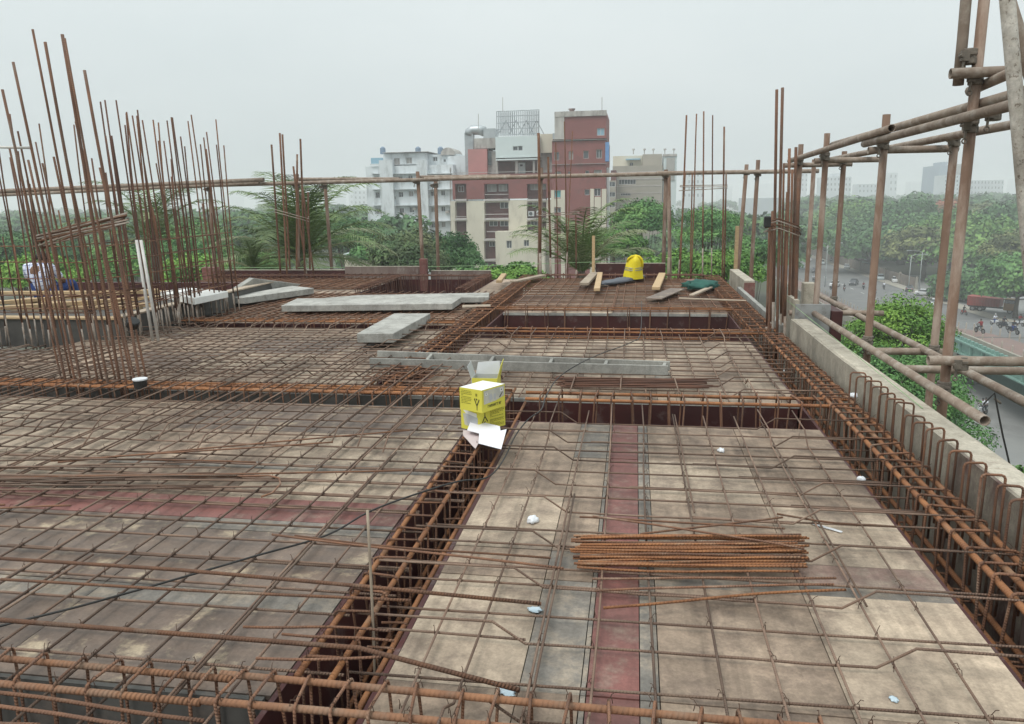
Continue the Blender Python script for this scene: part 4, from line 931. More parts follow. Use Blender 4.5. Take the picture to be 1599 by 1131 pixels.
def skin(name, V, E, rad, m, parent, root=0, sub=2):
    me = bpy.data.meshes.new(name); bm = bmesh.new(); ly = bm.verts.layers.skin.verify()
    vs_ = [bm.verts.new(Vector(v)) for v in V]
    for i, v in enumerate(vs_):
        r = rad[i]; v[ly].radius = r if isinstance(r, tuple) else (r, r)
        v[ly].use_root = (i == root)
    for a, b in E: bm.edges.new((vs_[a], vs_[b]))
    bm.to_mesh(me); bm.free(); me.materials.append(MATS[m])
    o = bpy.data.objects.new(name, me); COL.objects.link(o); o.parent = parent; o['_o'] = (0, 0, 0)
    s = o.modifiers.new('skin', 'SKIN'); s.use_smooth_shade = True
    u = o.modifiers.new('sub', 'SUBSURF'); u.levels = sub; u.render_levels = sub
    return o
def person(root, J, shirt, trouser, head='hair', sub=2, helmet=None):
    """J: local joints pelvis, chest, neck, head, then l/r shoulder elbow hand hip knee foot"""
    V = [J['pelvis'], J['chest'], J['neck'], J['head'], (Vector(J['head']) + Vector((0, 0, .1)))]
    rad = [.12, .13, .055, .085, .07]; E = [(0, 1), (1, 2), (2, 3), (3, 4)]
    for s in 'lr':
        k = len(V); V += [J[s + 'sho'], J[s + 'elb'], J[s + 'han']]; rad += [.06, .042, .035]; E += [(1, k), (k, k + 1), (k + 1, k + 2)]
        k = len(V); f = Vector(J[s + 'foo']); kn = Vector(J[s + 'kne'])
        fw = Vector(J.get('fwd', (0, 1, 0)))
        V += [J[s + 'hip'], J[s + 'kne'], J[s + 'foo'], tuple(f + fw * .14 + Vector((0, 0, -.02)))]; rad += [.085, .06, .045, .035]; E += [(0, k), (k, k + 1), (k + 1, k + 2), (k + 2, k + 3)]
    skin('body', V, E, rad, 'skin', root, 0, sub)
    # shirt
    P, C = Vector(J['pelvis']), Vector(J['chest'])
    V = [tuple(P.lerp(C, -.1)), tuple(P.lerp(C, .5)), tuple(C), tuple(C.lerp(Vector(J['neck']), .75))]; rad = [.155, .15, .165, .08]; E = [(0, 1), (1, 2), (2, 3)]
    for s in 'lr':
        k = len(V); sh, el = Vector(J[s + 'sho']), Vector(J[s + 'elb']); V += [tuple(sh), tuple(sh.lerp(el, .85))]; rad += [.085, .062]; E += [(2, k), (k, k + 1)]
    skin('shirt', V, E, rad, shirt, root, 0, sub)
    V = [tuple(P + Vector((0, 0, .03)))]; rad = [.15]; E = []
    for s in 'lr':
        k = len(V); hp_, kn, ft = Vector(J[s + 'hip']), Vector(J[s + 'kne']), Vector(J[s + 'foo'])
        V += [tuple(hp_), tuple(kn), tuple(kn.lerp(ft, .85))]; rad += [.105, .078, .06]; E += [(0, k), (k, k + 1), (k + 1, k + 2)]
    skin('trousers', V, E, rad, trouser, root, 0, sub)
    H = Vector(J['head']) + Vector((0, 0, .04)); bm = bmesh.new(); bmesh.ops.create_icosphere(bm, subdivisions=2, radius=1)
    sc_ = (.118, .128, .125) if helmet else (.098, .108, .105)
    for v in bm.verts: v.co = Vector((v.co.x * sc_[0], v.co.y * sc_[1] - .015 * Vector(J.get('fwd', (0, 1, 0))).y, max(-.25, v.co.z) * sc_[2] + .03)) + H
    me = bpy.data.meshes.new('hair'); bm.to_mesh(me); bm.free(); me.materials.append(MATS[helmet or 'hair']); me.polygons.foreach_set('use_smooth', [True] * len(me.polygons))
    o = bpy.data.objects.new('helmet' if helmet else 'hair', me); COL.objects.link(o); o.parent = root
wk = thing('person', 'worker in a white checked shirt and blue trousers sitting bent over among the bars', 'person', (-9.55, 11.2, .13))
person(wk, dict(pelvis=(.05, 0, .13), chest=(-.02, -.02, .45), neck=(-.08, .1, .55), head=(-.12, .22, .58), fwd=(0, 1, 0),
    lsho=(-.22, -.02, .5), lelb=(-.34, .1, .28), lhan=(-.3, .34, .2), rsho=(.19, .0, .5), relb=(.26, .16, .28), rhan=(.05, .36, .2),
    lhip=(-.08, .05, .11), lkne=(-.16, .42, .24), lfoo=(-.16, .5, -.13), rhip=(.15, .05, .11), rkne=(.2, .42, .24), rfoo=(.2, .5, -.13)), 'shirt_check', 'trouser_blue')
# ================================================================== THE CITY: ground, roads
GZ = -21.0
mat('ground', (0.10, 0.095, 0.07), (0.06, 0.075, 0.035), .06, 0.95, 0, c3=(0.16, 0.145, 0.115), s3=.02)
mat('asphalt', (0.135, 0.135, 0.135), (0.165, 0.165, 0.16), .3, 0.9, 0, c3=(0.10, 0.10, 0.10), s3=.08)
mat('asphalt_pale', (0.20, 0.20, 0.195), (0.23, 0.23, 0.22), .4, 0.9, 0, c3=(0.17, 0.165, 0.16), s3=.15)
mat('red_path', (0.215, 0.14, 0.12), (0.18, 0.135, 0.12), .8, 0.9, 0)
mat('kerb_concrete', (0.33, 0.31, 0.26), (0.26, 0.24, 0.2), 1.2, 0.9)
mat('teal_girder', (0.20, 0.34, 0.29), (0.15, 0.27, 0.235), .9, 0.6, c3=(0.10, 0.16, 0.14), s3=1.5)
mat('teal_wall', (0.06, 0.125, 0.10), (0.045, 0.10, 0.08), .9, 0.8)
mat('white_line', (0.6, 0.6, 0.58), None, 2, 0.8)
mat('boundary', (0.19, 0.15, 0.12), (0.13, 0.11, 0.095), .7, 0.95, c3=(0.26, 0.22, 0.18), s3=1)
g = MB(); nseg = 48; rings = [0, 40, 120, 400, 1200, 3600, 9000]
for r in rings:
    for j in range(nseg): a = 2 * math.pi * j / nseg; g.v.append((r * math.cos(a), r * math.sin(a), GZ))
for i in range(len(rings) - 1):
    for j in range(nseg): g.face([i * nseg + j, i * nseg + (j + 1) % nseg, (i + 1) * nseg + (j + 1) % nseg, (i + 1) * nseg + j])
tag(g.build('ground', 'ground', None), None, None, None, 'structure')
XN, XF = 38.0, 66.0                                       # ramp road, near and far kerb
def rz(Y): t = min(1, max(0, (Y - 92) / 62)); return -15.2 + (GZ + .06 + 15.2) * (t * t * (3 - 2 * t))
def strip(name, x0, x1, ys, dz, m, thick=None, kind='structure'):
    mb = MB()
    for y in ys: mb.v += [(x0, y, rz(y) + dz), (x1, y, rz(y) + dz)]
    for i in range(len(ys) - 1): mb.face([2 * i, 2 * i + 1, 2 * i + 3, 2 * i + 2])
    return tag(mb.build(name, m, None), None, None, None, kind)
YS = list(range(20, 96, 8)) + list(range(96, 210, 5)) + [230, 300, 420, 700, 1100]
strip('road', XN, XF, YS, 0, 'asphalt')
strip('cycle_path', XN + 1.2, XN + 5.4, YS, .012, 'red_path')
strip('footpath', XN + .05, XN + 1.2, YS, .11, 'kerb_concrete')
strip('footpath', XF - 3, XF, YS, .1, 'kerb_concrete')
for (a, b) in [(y, y + 3) for y in range(60, 300, 9)]: strip('lane_line', XN + 14, XN + 14.2, [a, (a + b) / 2, b], .016, 'white_line')
# near deck parapet, teal girder and the dark underpass
fl = thing('flyover', 'flyover edge with teal girder over the lower road', 'bridge', (XN, 60, GZ))
mb = MB()
for y0, y1 in zip(YS[:-1], YS[1:]):
    if y0 >= 205: break
    k = len(mb.v)
    for (x, dz) in ((XN - .25, -.5), (XN + .05, -.5), (XN + .05, .75), (XN - .25, .75)):
        mb.v += [(x, y0, rz(y0) + dz), (x, y1, rz(y1) + dz)]
    for (a, b) in ((0, 2), (2, 4), (4, 6), (6, 0)): mb.face([k + a, k + a + 1, k + b + 1, k + b])
mb.build('parapet', 'kerb_concrete', fl)
mb = MB().box((XN - .6, 20, -16.5), (XN - .26, 97, -15.3)).box((XN - 1.0, 20, -15.29), (XN - .26, 97, -15.12)).box((XN - 1.0, 20, -16.65), (XN + .1, 97, -16.51)); mb.build('girder', 'teal_girder', fl)
for y in range(22, 98, 3): MB().box((XN - .95, y, -16.5), (XN - .61, y + .12, -15.3)).build('stiffener', 'teal_girder', fl)
for y in range(21, 97, 1): MB().box((XN - .8, y + .0, -15.118), (XN - .5, y + .45, -14.72)).build('coping_block', 'teal_girder', fl)
MB().box((XN + .1, 20, -15.9), (XF, 97, -15.3)).build('deck', 'concrete_dark', fl)
for x in (XN + 6, XN + 12, XN + 18): MB().box((x, 20, -16.9), (x + .4, 97, -15.91)).build('beam', 'concrete_dark', fl)
MB().box((XN - .2, 97.01, GZ + .01), (XF, 97.6, -15.3)).build('abutment', 'concrete_dark', fl)
mb = MB()
for y0, y1 in zip(YS[:-1], YS[1:]):
    if y0 < 96 or y0 > 200: continue
    mb.quad((XN - .26, y0, GZ), (XN - .26, y1, GZ), (XN - .26, y1, rz(y1) - .4), (XN - .26, y0, rz(y0) - .4))
mb.build('ramp_wall', 'kerb_concrete', fl)
lw = thing('barrier_wall', 'low dark teal wall beside the lower road under the flyover', 'wall', (XN + 3.4, 60, GZ))
MB().box((XN + 3.2, 30, GZ + .03), (XN + 3.5, 96, GZ + 2.6)).build('wall', 'teal_wall', lw)
for y in range(32, 96, 4): MB().box((XN + 3.05, y, GZ + 2.6), (XN + 3.15, y + .1, GZ + 3.4)).build('rail_post', 'teal_girder', lw)
MB().box((XN + 3.03, 30, GZ + 3.4), (XN + 3.17, 96, GZ + 3.48)).build('rail', 'teal_girder', lw)
tag(MB().quad((14, 25, GZ + .02), (XN + 3.1, 25, GZ + .02), (XN + 3.1, 110, GZ + .02), (14, 110, GZ + .02)).build('lower_road', 'asphalt_pale', None), kind='structure')
strip('yard', XF, XF + 60, [y for y in YS if 96 <= y <= 230], -.01, 'asphalt_pale')
bw = thing('boundary_wall', 'brown boundary wall along the far side of the road', 'wall', (XF + .4, 300, GZ))
for y in range(196, 520, 12):
    MB().box((XF + .3, y + .03, GZ), (XF + .6, y + 11.97, GZ + 2.6)).build('panel', 'boundary', bw)
    MB().box((XF + .2, y - .2, GZ), (XF + .7, y + .02, GZ + 3.0)).build('pier', 'kerb_concrete', bw)
# bollards (two rows beside the cycle path)
mat('bollard', (0.30, 0.25, 0.2), (0.42, 0.38, 0.34), 3, 0.8)
bm_ = MB().lathe([(.09, 0), (.09, .75), (.06, .86), (.03, .9)], n=8).build('bollard', 'bollard', None); first = True
for xr in (XN + 1.5, XN + 5.4):
    for y in np.arange(70, 215, 2.4):
        o = bm_ if first else bm_.copy()
        if not first: COL.objects.link(o)
        first = False; o.location = (xr, y, rz(y) + .012)
        tag(o, 'short bollard in the row on the %s side of the red cycle path' % ('near' if xr < XN + 3 else 'far'), 'bollard', 'bollards on the %s side of the cycle path' % ('near' if xr < XN + 3 else 'far'))
def onroad(x, y):
    z = GZ
    for _ in range(12): p = onz(x, y, z); z = .5 * z + .5 * rz(p.y)
    return onz(x, y, rz(onz(x, y, z).y))

# ================================================================== vegetation
def leafmat(name, c1, c2, var=.1): return mat(name, c1, c2, .35, 0.65, attr='tone', lo=.38, hi=.62, var=var, spec=.25)
leafmat('leaf_rain', (0.134, 0.244, 0.061), (0.079, 0.178, 0.049))
leafmat('leaf_dark', (0.074, 0.165, 0.056), (0.049, 0.121, 0.044))
leafmat('leaf_bright', (0.140, 0.271, 0.048), (0.090, 0.202, 0.040))
leafmat('leaf_mid', (0.109, 0.231, 0.061), (0.070, 0.171, 0.056))
leafmat('leaf_mango', (0.064, 0.116, 0.046), (0.100, 0.116, 0.055))
leafmat('leaf_olive', (0.135, 0.155, 0.055), (0.085, 0.115, 0.04))
leafmat('leaf_orange', (0.30, 0.10, 0.045), (0.16, 0.10, 0.05))
leafmat('leaf_far', (0.077, 0.152, 0.056), (0.054, 0.121, 0.051))
mat('frond', (0.15, 0.205, 0.065), (0.095, 0.15, 0.05), 1.5, 0.5, var=.35, spec=.4)
mat('frond_pale', (0.34, 0.34, 0.20), (0.20, 0.24, 0.11), 1.5, 0.5, var=.2, spec=.4)
mat('bark', (0.13, 0.105, 0.08), (0.085, 0.07, 0.055), 3, 0.95, .3)
def leaf_mesh(pts, nrm, size, tone, aspect=1.6):
    n = len(pts); up = nr.normal(size=(n, 3)); t = np.cross(nrm, up); t /= np.linalg.norm(t, axis=1)[:, None] + 1e-9; b = np.cross(nrm, t)
    s = size * nr.uniform(.6, 1.3, (n, 1))
    v = np.stack([pts - t * s * .5 * aspect, pts - b * s * .5 + nrm * s * .12, pts + t * s * .5 * aspect, pts + b * s * .5 + nrm * s * .12], 1).reshape(-1, 3)
    return v, np.repeat(tone, 4)
def np_mesh(name, v, tone, m, parent=None):
    off = np.array(parent['_o']) if parent is not None else np.zeros(3); v = v - off
    nq = len(v) // 4; me = bpy.data.meshes.new(name)
    me.vertices.add(len(v)); me.vertices.foreach_set('co', v.astype(np.float32).ravel())
    me.loops.add(len(v)); me.loops.foreach_set('vertex_index', np.arange(len(v), dtype=np.int32))
    me.polygons.add(nq); me.polygons.foreach_set('loop_start', np.arange(0, nq * 4, 4, dtype=np.int32)); me.polygons.foreach_set('loop_total', np.full(nq, 4, np.int32))
    at = me.attributes.new('tone', 'FLOAT', 'POINT'); at.data.foreach_set('value', np.clip(tone, 0, 1).astype(np.float32))
    me.materials.append(MATS[m]); me.update(); me.validate()
    o = bpy.data.objects.new(name, me); COL.objects.link(o); o.parent = parent; return o
def crown_pts(c, rad, nlobe, per, lobe=.42, flat=.75, umb=False):
    c = np.array(c); rad = np.array(rad); P = []; Nn = []; T = []; L = []
    for i in range(nlobe):
        d = nr.normal(size=3); d /= np.linalg.norm(d); d[2] = abs(d[2]) * (1 if umb else .9) - (.05 if umb else .35)
        k = nr.uniform(.45, .8); lc = c + d * rad * k; lr = rad.min() * lobe * nr.uniform(.7, 1.35); L.append(lc)
        q = nr.normal(size=(per, 3)); q /= np.linalg.norm(q, axis=1)[:, None]
        q[:, 2] = np.where(q[:, 2] < -.3, -q[:, 2] * .6, q[:, 2])
        rr_ = lr * nr.uniform(.72, 1.08, per)[:, None] * (1 + .25 * np.sin(q[:, :1] * 5 + i) * np.cos(q[:, 1:2] * 4 + i * 2))
        P.append(lc + q * rr_ * np.array([1.15, 1.15, flat])); nn = q + nr.normal(size=(per, 3)) * .45 + np.array([0, 0, .35]); nn /= np.linalg.norm(nn, axis=1)[:, None]; Nn.append(nn)
        T.append(np.clip(nr.uniform(.1, .9) + nr.normal(size=per) * .12, 0, 1))
    return np.concatenate(P), np.concatenate(Nn), np.concatenate(T), L
def tree(name, label, base, top, rad, m, leaf=.4, nlobe=22, per=140, group=None, umb=False, lobe=.42, cat='tree', trunk_r=None):
    """base (x,y,z), top z, rad (rx,ry,rz)"""
    b = Vector(base); root = thing(name, label, cat, b, group)
    c = (b.x, b.y, top - rad[2] * .95)
    P, Nn, T, L = crown_pts(c, rad, nlobe, per, lobe, umb=umb)
    v, tn = leaf_mesh(P, Nn, leaf, T); np_mesh('crown', v, tn, m, root)
    tr = trunk_r or max(.1, rad[0] * .055); H = c[2] - b.z
    mb = MB().tube([(b.x, b.y, b.z - .2), (b.x + rnd.uniform(-.1, .1), b.y, b.z + H * .35), (b.x + rnd.uniform(-.3, .3), b.y, b.z + H * .7), (c[0], c[1], c[2])], [tr * 1.3, tr, tr * .8, tr * .5], 8)
    fk = Vector((b.x, b.y, b.z + H * .6))
    for lc in L[::2]:
        lc = Vector(lc); mid = fk.lerp(lc, .5) + Vector((0, 0, -.06 * (lc - fk).length)); mb.tube([fk, mid, lc], [tr * .45, tr * .28, tr * .1], 5)
    mb.build('trunk', 'bark', root, smooth=True); return root
def tree_px(label, x, ytop, Y, wpx, m, leaf, nlobe=22, per=140, hfac=.42, name='broadleaf_tree', group=None, umb=False, lobe=.42, gz=GZ, cat='tree', depth=1.0):
    p = ony(x, ytop, Y); rx = wpx * Y / F / 2; leaf = leaf * (.45 if umb else .33); per = int(per * (3.6 if umb else 6.2))
    return tree(name, label, (p.x, p.y, gz), p.z, (rx, rx * depth, max(1.2, rx * hfac * 2)), m, leaf, nlobe, per, group, umb, lobe, cat)

# individual trees: label, px x, px top, distance, px width ...
tree_px('dark mango tree before the white apartment block, left', 632, 340, 46, 110, 'leaf_mango', .34, 30, 150, .6)
tree_px('dark mango tree before the white apartment block, right', 698, 348, 50, 100, 'leaf_dark', .34, 26, 150, .6)
tree_px('round bright tree before the tan building', 1003, 302, 70, 86, 'leaf_mid', .45, 30, 160, .5)
tree_px('bushy green tree between the palm and the round tree', 960, 345, 58, 110, 'leaf_bright', .42, 26, 140, .4)
tree_px('low bright tree right of the right palm', 1075, 372, 40, 150, 'leaf_bright', .3, 34, 150, .35)
tree_px('low bright tree under the right corner column bars', 1135, 378, 36, 110, 'leaf_bright', .28, 26, 150, .4)
tree_px('open tree with thin twigs by the right corner bars', 1110, 292, 62, 120, 'leaf_mid', .32, 34, 70, .6, lobe=.3)
tree_px('pale green tree left of the right column bundle', 1178, 350, 60, 70, 'leaf_mid', .4, 20, 120, .7)
tree_px('bright shrubby tree below the red building', 800, 398, 34, 130, 'leaf_bright', .26, 30, 150, .3)
tree_px('low green tree between the mango trees and the red building', 738, 402, 36, 80, 'leaf_mid', .26, 22, 130, .35)
tree_px('green tree behind the left palm', 540, 322, 75, 110, 'leaf_mid', .5, 30, 130, .5)
tree_px('small green tree between palm and white block', 578, 362, 60, 60, 'leaf_mid', .42, 18, 120, .6)
tree_px('large tree behind the wall bars at left', 285, 325, 55, 190, 'leaf_mid', .42, 40, 150, .45)
tree_px('yellow-green tree low behind the wall bars', 300, 385, 32, 130, 'leaf_bright', .26, 26, 140, .4)
tree_px('dark tree at the far left margin', 45, 340, 60, 170, 'leaf_dark', .45, 34, 140, .4)
tree_px('bright low tree behind the worker', 60, 385, 34, 150, 'leaf_bright', .27, 30, 140, .35)
tree_px('green tree left of the left palm', 385, 372, 48, 100, 'leaf_mid', .38, 24, 130, .5)
tree_px('green tree low behind the left column bars', 175, 365, 42, 130, 'leaf_mid', .34, 28, 140, .45)
# right side: near tree under the scaffold, corner bush, roadside trees
tree_px('feathery roadside tree seen through the right scaffold', 1415, 398, 31, 175, 'leaf_bright', .2, 120, 32, .75, lobe=.2)
tree_px('larger leafy tree below the feathery one at the right scaffold', 1395, 440, 27, 330, 'leaf_mid', .2, 260, 32, .62, lobe=.15)
tree_px('pale flowering tree left of the leafy roadside tree', 1325, 455, 33, 170, 'leaf_bright', .2, 110, 34, .8, lobe=.2)
tree_px('bright leafy bush at the right margin below the scaffold', 1592, 672, 11.5, 150, 'leaf_bright', .15, 60, 28, .6, lobe=.24)
RG = 'large rain trees beyond the road'
spec = [(1290, 330, 330, 110, 'leaf_rain', 'leftmost rain tree beyond the road'), (1345, 312, 290, 150, 'leaf_rain', 'broad rain tree behind the second scaffold pole'), (1415, 305, 265, 190, 'leaf_dark', 'dark rain tree filling the middle of the right scaffold bay'),
        (1370, 350, 235, 130, 'leaf_dark', 'low dark rain tree over the parked cars'), (1450, 352, 215, 120, 'leaf_olive', 'pale olive tree left of the nearest scaffold pole'), (1495, 330, 230, 130, 'leaf_rain', 'rain tree behind the nearest scaffold pole'),
        (1555, 335, 205, 190, 'leaf_rain', 'wide rain tree above the red truck'), (1590, 312, 240, 120, 'leaf_dark', 'dark rain tree at the right margin'), (1600, 360, 185, 110, 'leaf_olive', 'olive tree cut by the right margin'),
        (1487, 312, 330, 60, 'leaf_orange', 'orange flowering tree behind the nearest scaffold pole'), (1530, 318, 300, 90, 'leaf_olive', 'pale olive tree behind the orange one'), (1265, 350, 380, 70, 'leaf_mid', 'small tree at the vanishing end of the road'), (1320, 345, 270, 80, 'leaf_mid', 'green tree above the white sedan')]
for (x, yt, Y, wp, m, lb) in spec: tree_px(lb, x, yt, Y, wp, m, 1.5 if Y > 200 else 1.1, 70, 60, .36, name='rain_tree', group=RG, umb=True, lobe=.36)

tree_px('mid green tree overhanging the red truck', 1600, 372, 150, 110, 'leaf_mid', 1.5, 60, 60, .6, name='rain_tree', group=RG, lobe=.36)
tree_px('dark tree behind the white bus', 1515, 385, 175, 90, 'leaf_dark', 1.6, 50, 60, .7, name='rain_tree', group=RG, lobe=.36)
# woodland beyond: one mass, no single tree to be told apart
def woodland(label, n, xr, yr, top, leaf, m, per, seed):
    PP, NN, TT, SS = [], [], [], []
    for i in range(n):
        Y = math.exp(rnd.uniform(math.log(yr[0]), math.log(yr[1]))); x = rnd.uniform(*xr); p = ony(x, 320, Y)
        h = top + rnd.uniform(-4, 3); r = rnd.uniform(5, 9) * (1 + Y / 2500)
        pp = per * 2 if Y < 300 else per; P, Nn, T, _ = crown_pts((p.x, p.y, GZ + h - r * .6), (r, r, r * .7), 9, pp, .5)
        PP.append(P); NN.append(Nn); TT.append(T * .6 + rnd.uniform(0, .4)); SS.append(np.full(len(P), leaf * min(1, .28 + Y / 900)))
    P = np.concatenate(PP); v, tn = leaf_mesh(P, np.concatenate(NN), np.concatenate(SS)[:, None], np.concatenate(TT))
    o = np_mesh('woodland', v, tn, m, None); o['kind'] = 'stuff'; o['label'] = label; o['category'] = 'woodland'
woodland('hazy woodland beyond the left edge of the slab', 330, (-150, 620), (110, 1200), 19, 2.0, 'leaf_far', 34, 1)
woodland('hazy woodland behind the buildings in the middle', 190, (560, 1260), (150, 1200), 17, 2.0, 'leaf_far', 34, 2)
woodland('hazy woodland beyond the road on the right', 560, (1240, 2300), (330, 1300), 20, 2.2, 'leaf_far', 34, 3)

def palm(label, x, ycrown, Y, span, nf=24, seed=1, low=-8, zbase=GZ):
    rg = random.Random(seed); c = ony(x, ycrown, Y); root = thing('coconut_palm', label, 'palm tree', (c.x, c.y, zbase))
    L = span * Y / F / 2 * 1.45
    MB().tube([(c.x - .6, c.y, zbase), (c.x - .3, c.y, (zbase + c.z) / 2), (c.x, c.y, c.z - .2), (c.x, c.y, c.z + .1)], [.24, .17, .15, .1], 8).build('trunk', 'bark', root, smooth=True)
    for i in range(nf):
        yaw = i * 2.399 + rg.uniform(-.2, .2); el = R(low) + R(86 - low) * (1 - i / nf) ** .8 + rg.uniform(-.08, .08); ll = L * rg.uniform(.85, 1.1)
        d = Vector((math.cos(yaw), math.sin(yaw), 0)); P = []; p = Vector(c); a = el; k = 12
        for j in range(k + 1):
            P.append(p.copy()); p = p + (d * math.cos(a) + Vector((0, 0, 1)) * math.sin(a)) * (ll / k); a -= (.03 + .016 * j) * (1.2 - .45 * i / nf)
        mb = MB(); mb.tube(P, [.03 * (1 - j / (k + 1)) + .006 for j in range(k + 1)], 4, False)
        S = spline(P, 4)
        for j in range(3, len(S) - 1):
            t = j / len(S); tg = (S[j + 1] - S[j]).normalized(); side = tg.cross(Vector((0, 0, 1)))
            if side.length < .05: side = Vector((-d.y, d.x, 0))
            side.normalize(); nn = side.cross(tg)
            wl_ = ll * .24 * math.sin(math.pi * (.12 + .83 * t)) ** .7
            for sg in (-1, 1):
                e = S[j] + side * sg * wl_ * .82 + tg * wl_ * .55 - Vector((0, 0, 1)) * wl_ * rg.uniform(.15, .5) + nn * wl_ * .12
                mdp = S[j].lerp(e, .5) + nn * wl_ * .1; wv = tg * .0135 * ll / 3
                kk = len(mb.v); mb.v += [tuple(S[j] - wv), tuple(S[j] + wv), tuple(mdp + wv * 1.1), tuple(mdp - wv * 1.1), tuple(e)]
                mb.face([kk, kk + 1, kk + 2, kk + 3]); mb.face([kk + 3, kk + 2, kk + 4])
        mb.build('frond', 'frond_pale' if (i > nf * .55 and rg.random() < .35) else 'frond', root)
    return root
palm('coconut palm behind the six thin column bars', 470, 402, 24, 250, 36, 3, -6)
palm('coconut palm behind the rusty bars and yellow vest', 908, 426, 25, 195, 22, 5, 26)
palm('coconut palm behind the wall bars at left', 240, 372, 26, 190, 18, 9)
palm('half hidden palm low behind the flat form box', 395, 420, 22, 120, 18, 12)
# ================================================================== buildings
mat('b_white', (0.66, 0.70, 0.72), (0.56, 0.60, 0.62), .35, 0.9, 0, c3=(0.30, 0.32, 0.32), s3=.7, lo3=.5, hi3=.74, stretch=(1, 1, .3))
mat('b_red', (0.24, 0.088, 0.08), (0.20, 0.074, 0.068), .3, 0.85, 0, c3=(0.16, 0.075, 0.07), s3=.4)
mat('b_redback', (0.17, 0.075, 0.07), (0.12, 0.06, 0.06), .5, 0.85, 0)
mat('b_pink', (0.44, 0.20, 0.19), (0.38, 0.18, 0.17), .4, 0.9, 0)
mat('b_cream', (0.60, 0.56, 0.46), (0.54, 0.50, 0.41), .4, 0.9, 0, c3=(0.42, 0.39, 0.32), s3=.4, stretch=(1, 1, .4))
mat('b_dirty', (0.48, 0.46, 0.43), (0.30, 0.28, 0.26), .8, 0.95, 0, c3=(0.14, 0.12, 0.11), s3=.6, lo3=.5, hi3=.7, stretch=(1, 1, .3))
mat('b_panel', (0.60, 0.66, 0.66), (0.55, 0.62, 0.62), .2, 0.7, 0)
mat('b_tan', (0.36, 0.33, 0.28), (0.32, 0.295, 0.25), .3, 0.9, 0)
mat('b_slab', (0.50, 0.47, 0.45), (0.40, 0.37, 0.36), .6, 0.9, 0)
mat('b_glass', (0.05, 0.06, 0.07), (0.10, 0.115, 0.12), .7, 0.15, 0, spec=.6)
mat('b_glassblue', (0.25, 0.42, 0.52), (0.20, 0.36, 0.46), .7, 0.2, 0, spec=.6)
mat('b_teal', (0.10, 0.42, 0.44), None, .7, 0.4, 0)
mat('b_curtain', (0.38, 0.36, 0.34), (0.28, 0.26, 0.25), .9, 0.7, 0)
mat('b_frame', (0.55, 0.56, 0.56), None, 1, 0.6)
mat('b_metal', (0.33, 0.36, 0.38), (0.44, 0.47, 0.48), .6, 0.4, 0, metal=.5)
mat('b_blue', (0.14, 0.28, 0.52), None, 1, 0.7)
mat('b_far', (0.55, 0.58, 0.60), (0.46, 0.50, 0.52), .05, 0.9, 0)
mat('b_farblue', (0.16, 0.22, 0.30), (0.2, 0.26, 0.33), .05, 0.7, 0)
def prect(r, D):
    a = ony(r[0], r[3], D); b = ony(r[2], r[1], D); return a.x, a.z, b.x, b.z
def facade(root, r, D, holes, m, depth, back=None, backm='b_redback', inset=.35, z0=None, name='wall', dep=None):
    """front wall with real openings; r and holes are photo rectangles at distance D. The block goes back by depth"""
    x0, za, x1, z1 = prect(r, D); za = z0 if z0 is not None else za
    H = []
    for h in holes:
        a = prect(h, D); H.append((max(x0, a[0]), max(za, a[1]), min(x1, a[2]), min(z1, a[3])))
    xs = sorted({x0, x1, *[v for h in H for v in (h[0], h[2])]}); zs = sorted({za, z1, *[v for h in H for v in (h[1], h[3])]})
    mb = MB()
    for i in range(len(xs) - 1):
        for j in range(len(zs) - 1):
            cx, cz = (xs[i] + xs[i + 1]) / 2, (zs[j] + zs[j + 1]) / 2
            if any(h[0] < cx < h[2] and h[1] < cz < h[3] for h in H): continue
            mb.quad((xs[i], D, zs[j]), (xs[i + 1], D, zs[j]), (xs[i + 1], D, zs[j + 1]), (xs[i], D, zs[j + 1]))
    for h in H:
        e = D + inset
        mb.quad((h[0], D, h[1]), (h[2], D, h[1]), (h[2], e, h[1]), (h[0], e, h[1])); mb.quad((h[0], D, h[3]), (h[0], e, h[3]), (h[2], e, h[3]), (h[2], D, h[3]))
        mb.quad((h[0], D, h[1]), (h[0], e, h[1]), (h[0], e, h[3]), (h[0], D, h[3])); mb.quad((h[2], D, h[1]), (h[2], D, h[3]), (h[2], e, h[3]), (h[2], e, h[1]))
    Dp = D + depth
    mb.quad((x0, D, za), (x0, D, z1), (x0, Dp, z1), (x0, Dp, za)); mb.quad((x1, D, za), (x1, Dp, za), (x1, Dp, z1), (x1, D, z1))
    mb.quad((x0, D, z1), (x1, D, z1), (x1, Dp, z1), (x0, Dp, z1)); mb.quad((x0, Dp, za), (x0, Dp, z1), (x1, Dp, z1), (x1, Dp, za))
    mb.build(name, m, root)
    return H
def window(root, h, D, inset=.3, glass='b_glass', frame='b_frame', mull=1, backm=None):
    x0, z0, x1, z1 = h; y = D + inset - .06; t = min(.09, (x1 - x0) * .09)
    mb = MB().box((x0, y, z0), (x1, y + .05, z0 + t)).box((x0, y, z1 - t), (x1, y + .05, z1)).box((x0, y, z0 + t), (x0 + t, y + .05, z1 - t)).box((x1 - t, y, z0 + t), (x1, y + .05, z1 - t))
    for k in range(mull): xm = x0 + (x1 - x0) * (k + 1) / (mull + 1); mb.box((xm - t / 2, y, z0 + t), (xm + t / 2, y + .05, z1 - t))
    w_ = mb.build('window', frame, root)
    MB().box((x0 + t * .5, y + .052, z0 + t * .5), (x1 - t * .5, y + .075, z1 - t * .5)).build('pane', glass, w_)
    return w_
def slab(root, r, D, depth, m, name, y0=0, z0=None):
    x0, za, x1, z1 = prect(r, D); return MB().box((x0, D + y0, za if z0 is None else z0), (x1, D + y0 + depth, z1)).build(name, m, root)

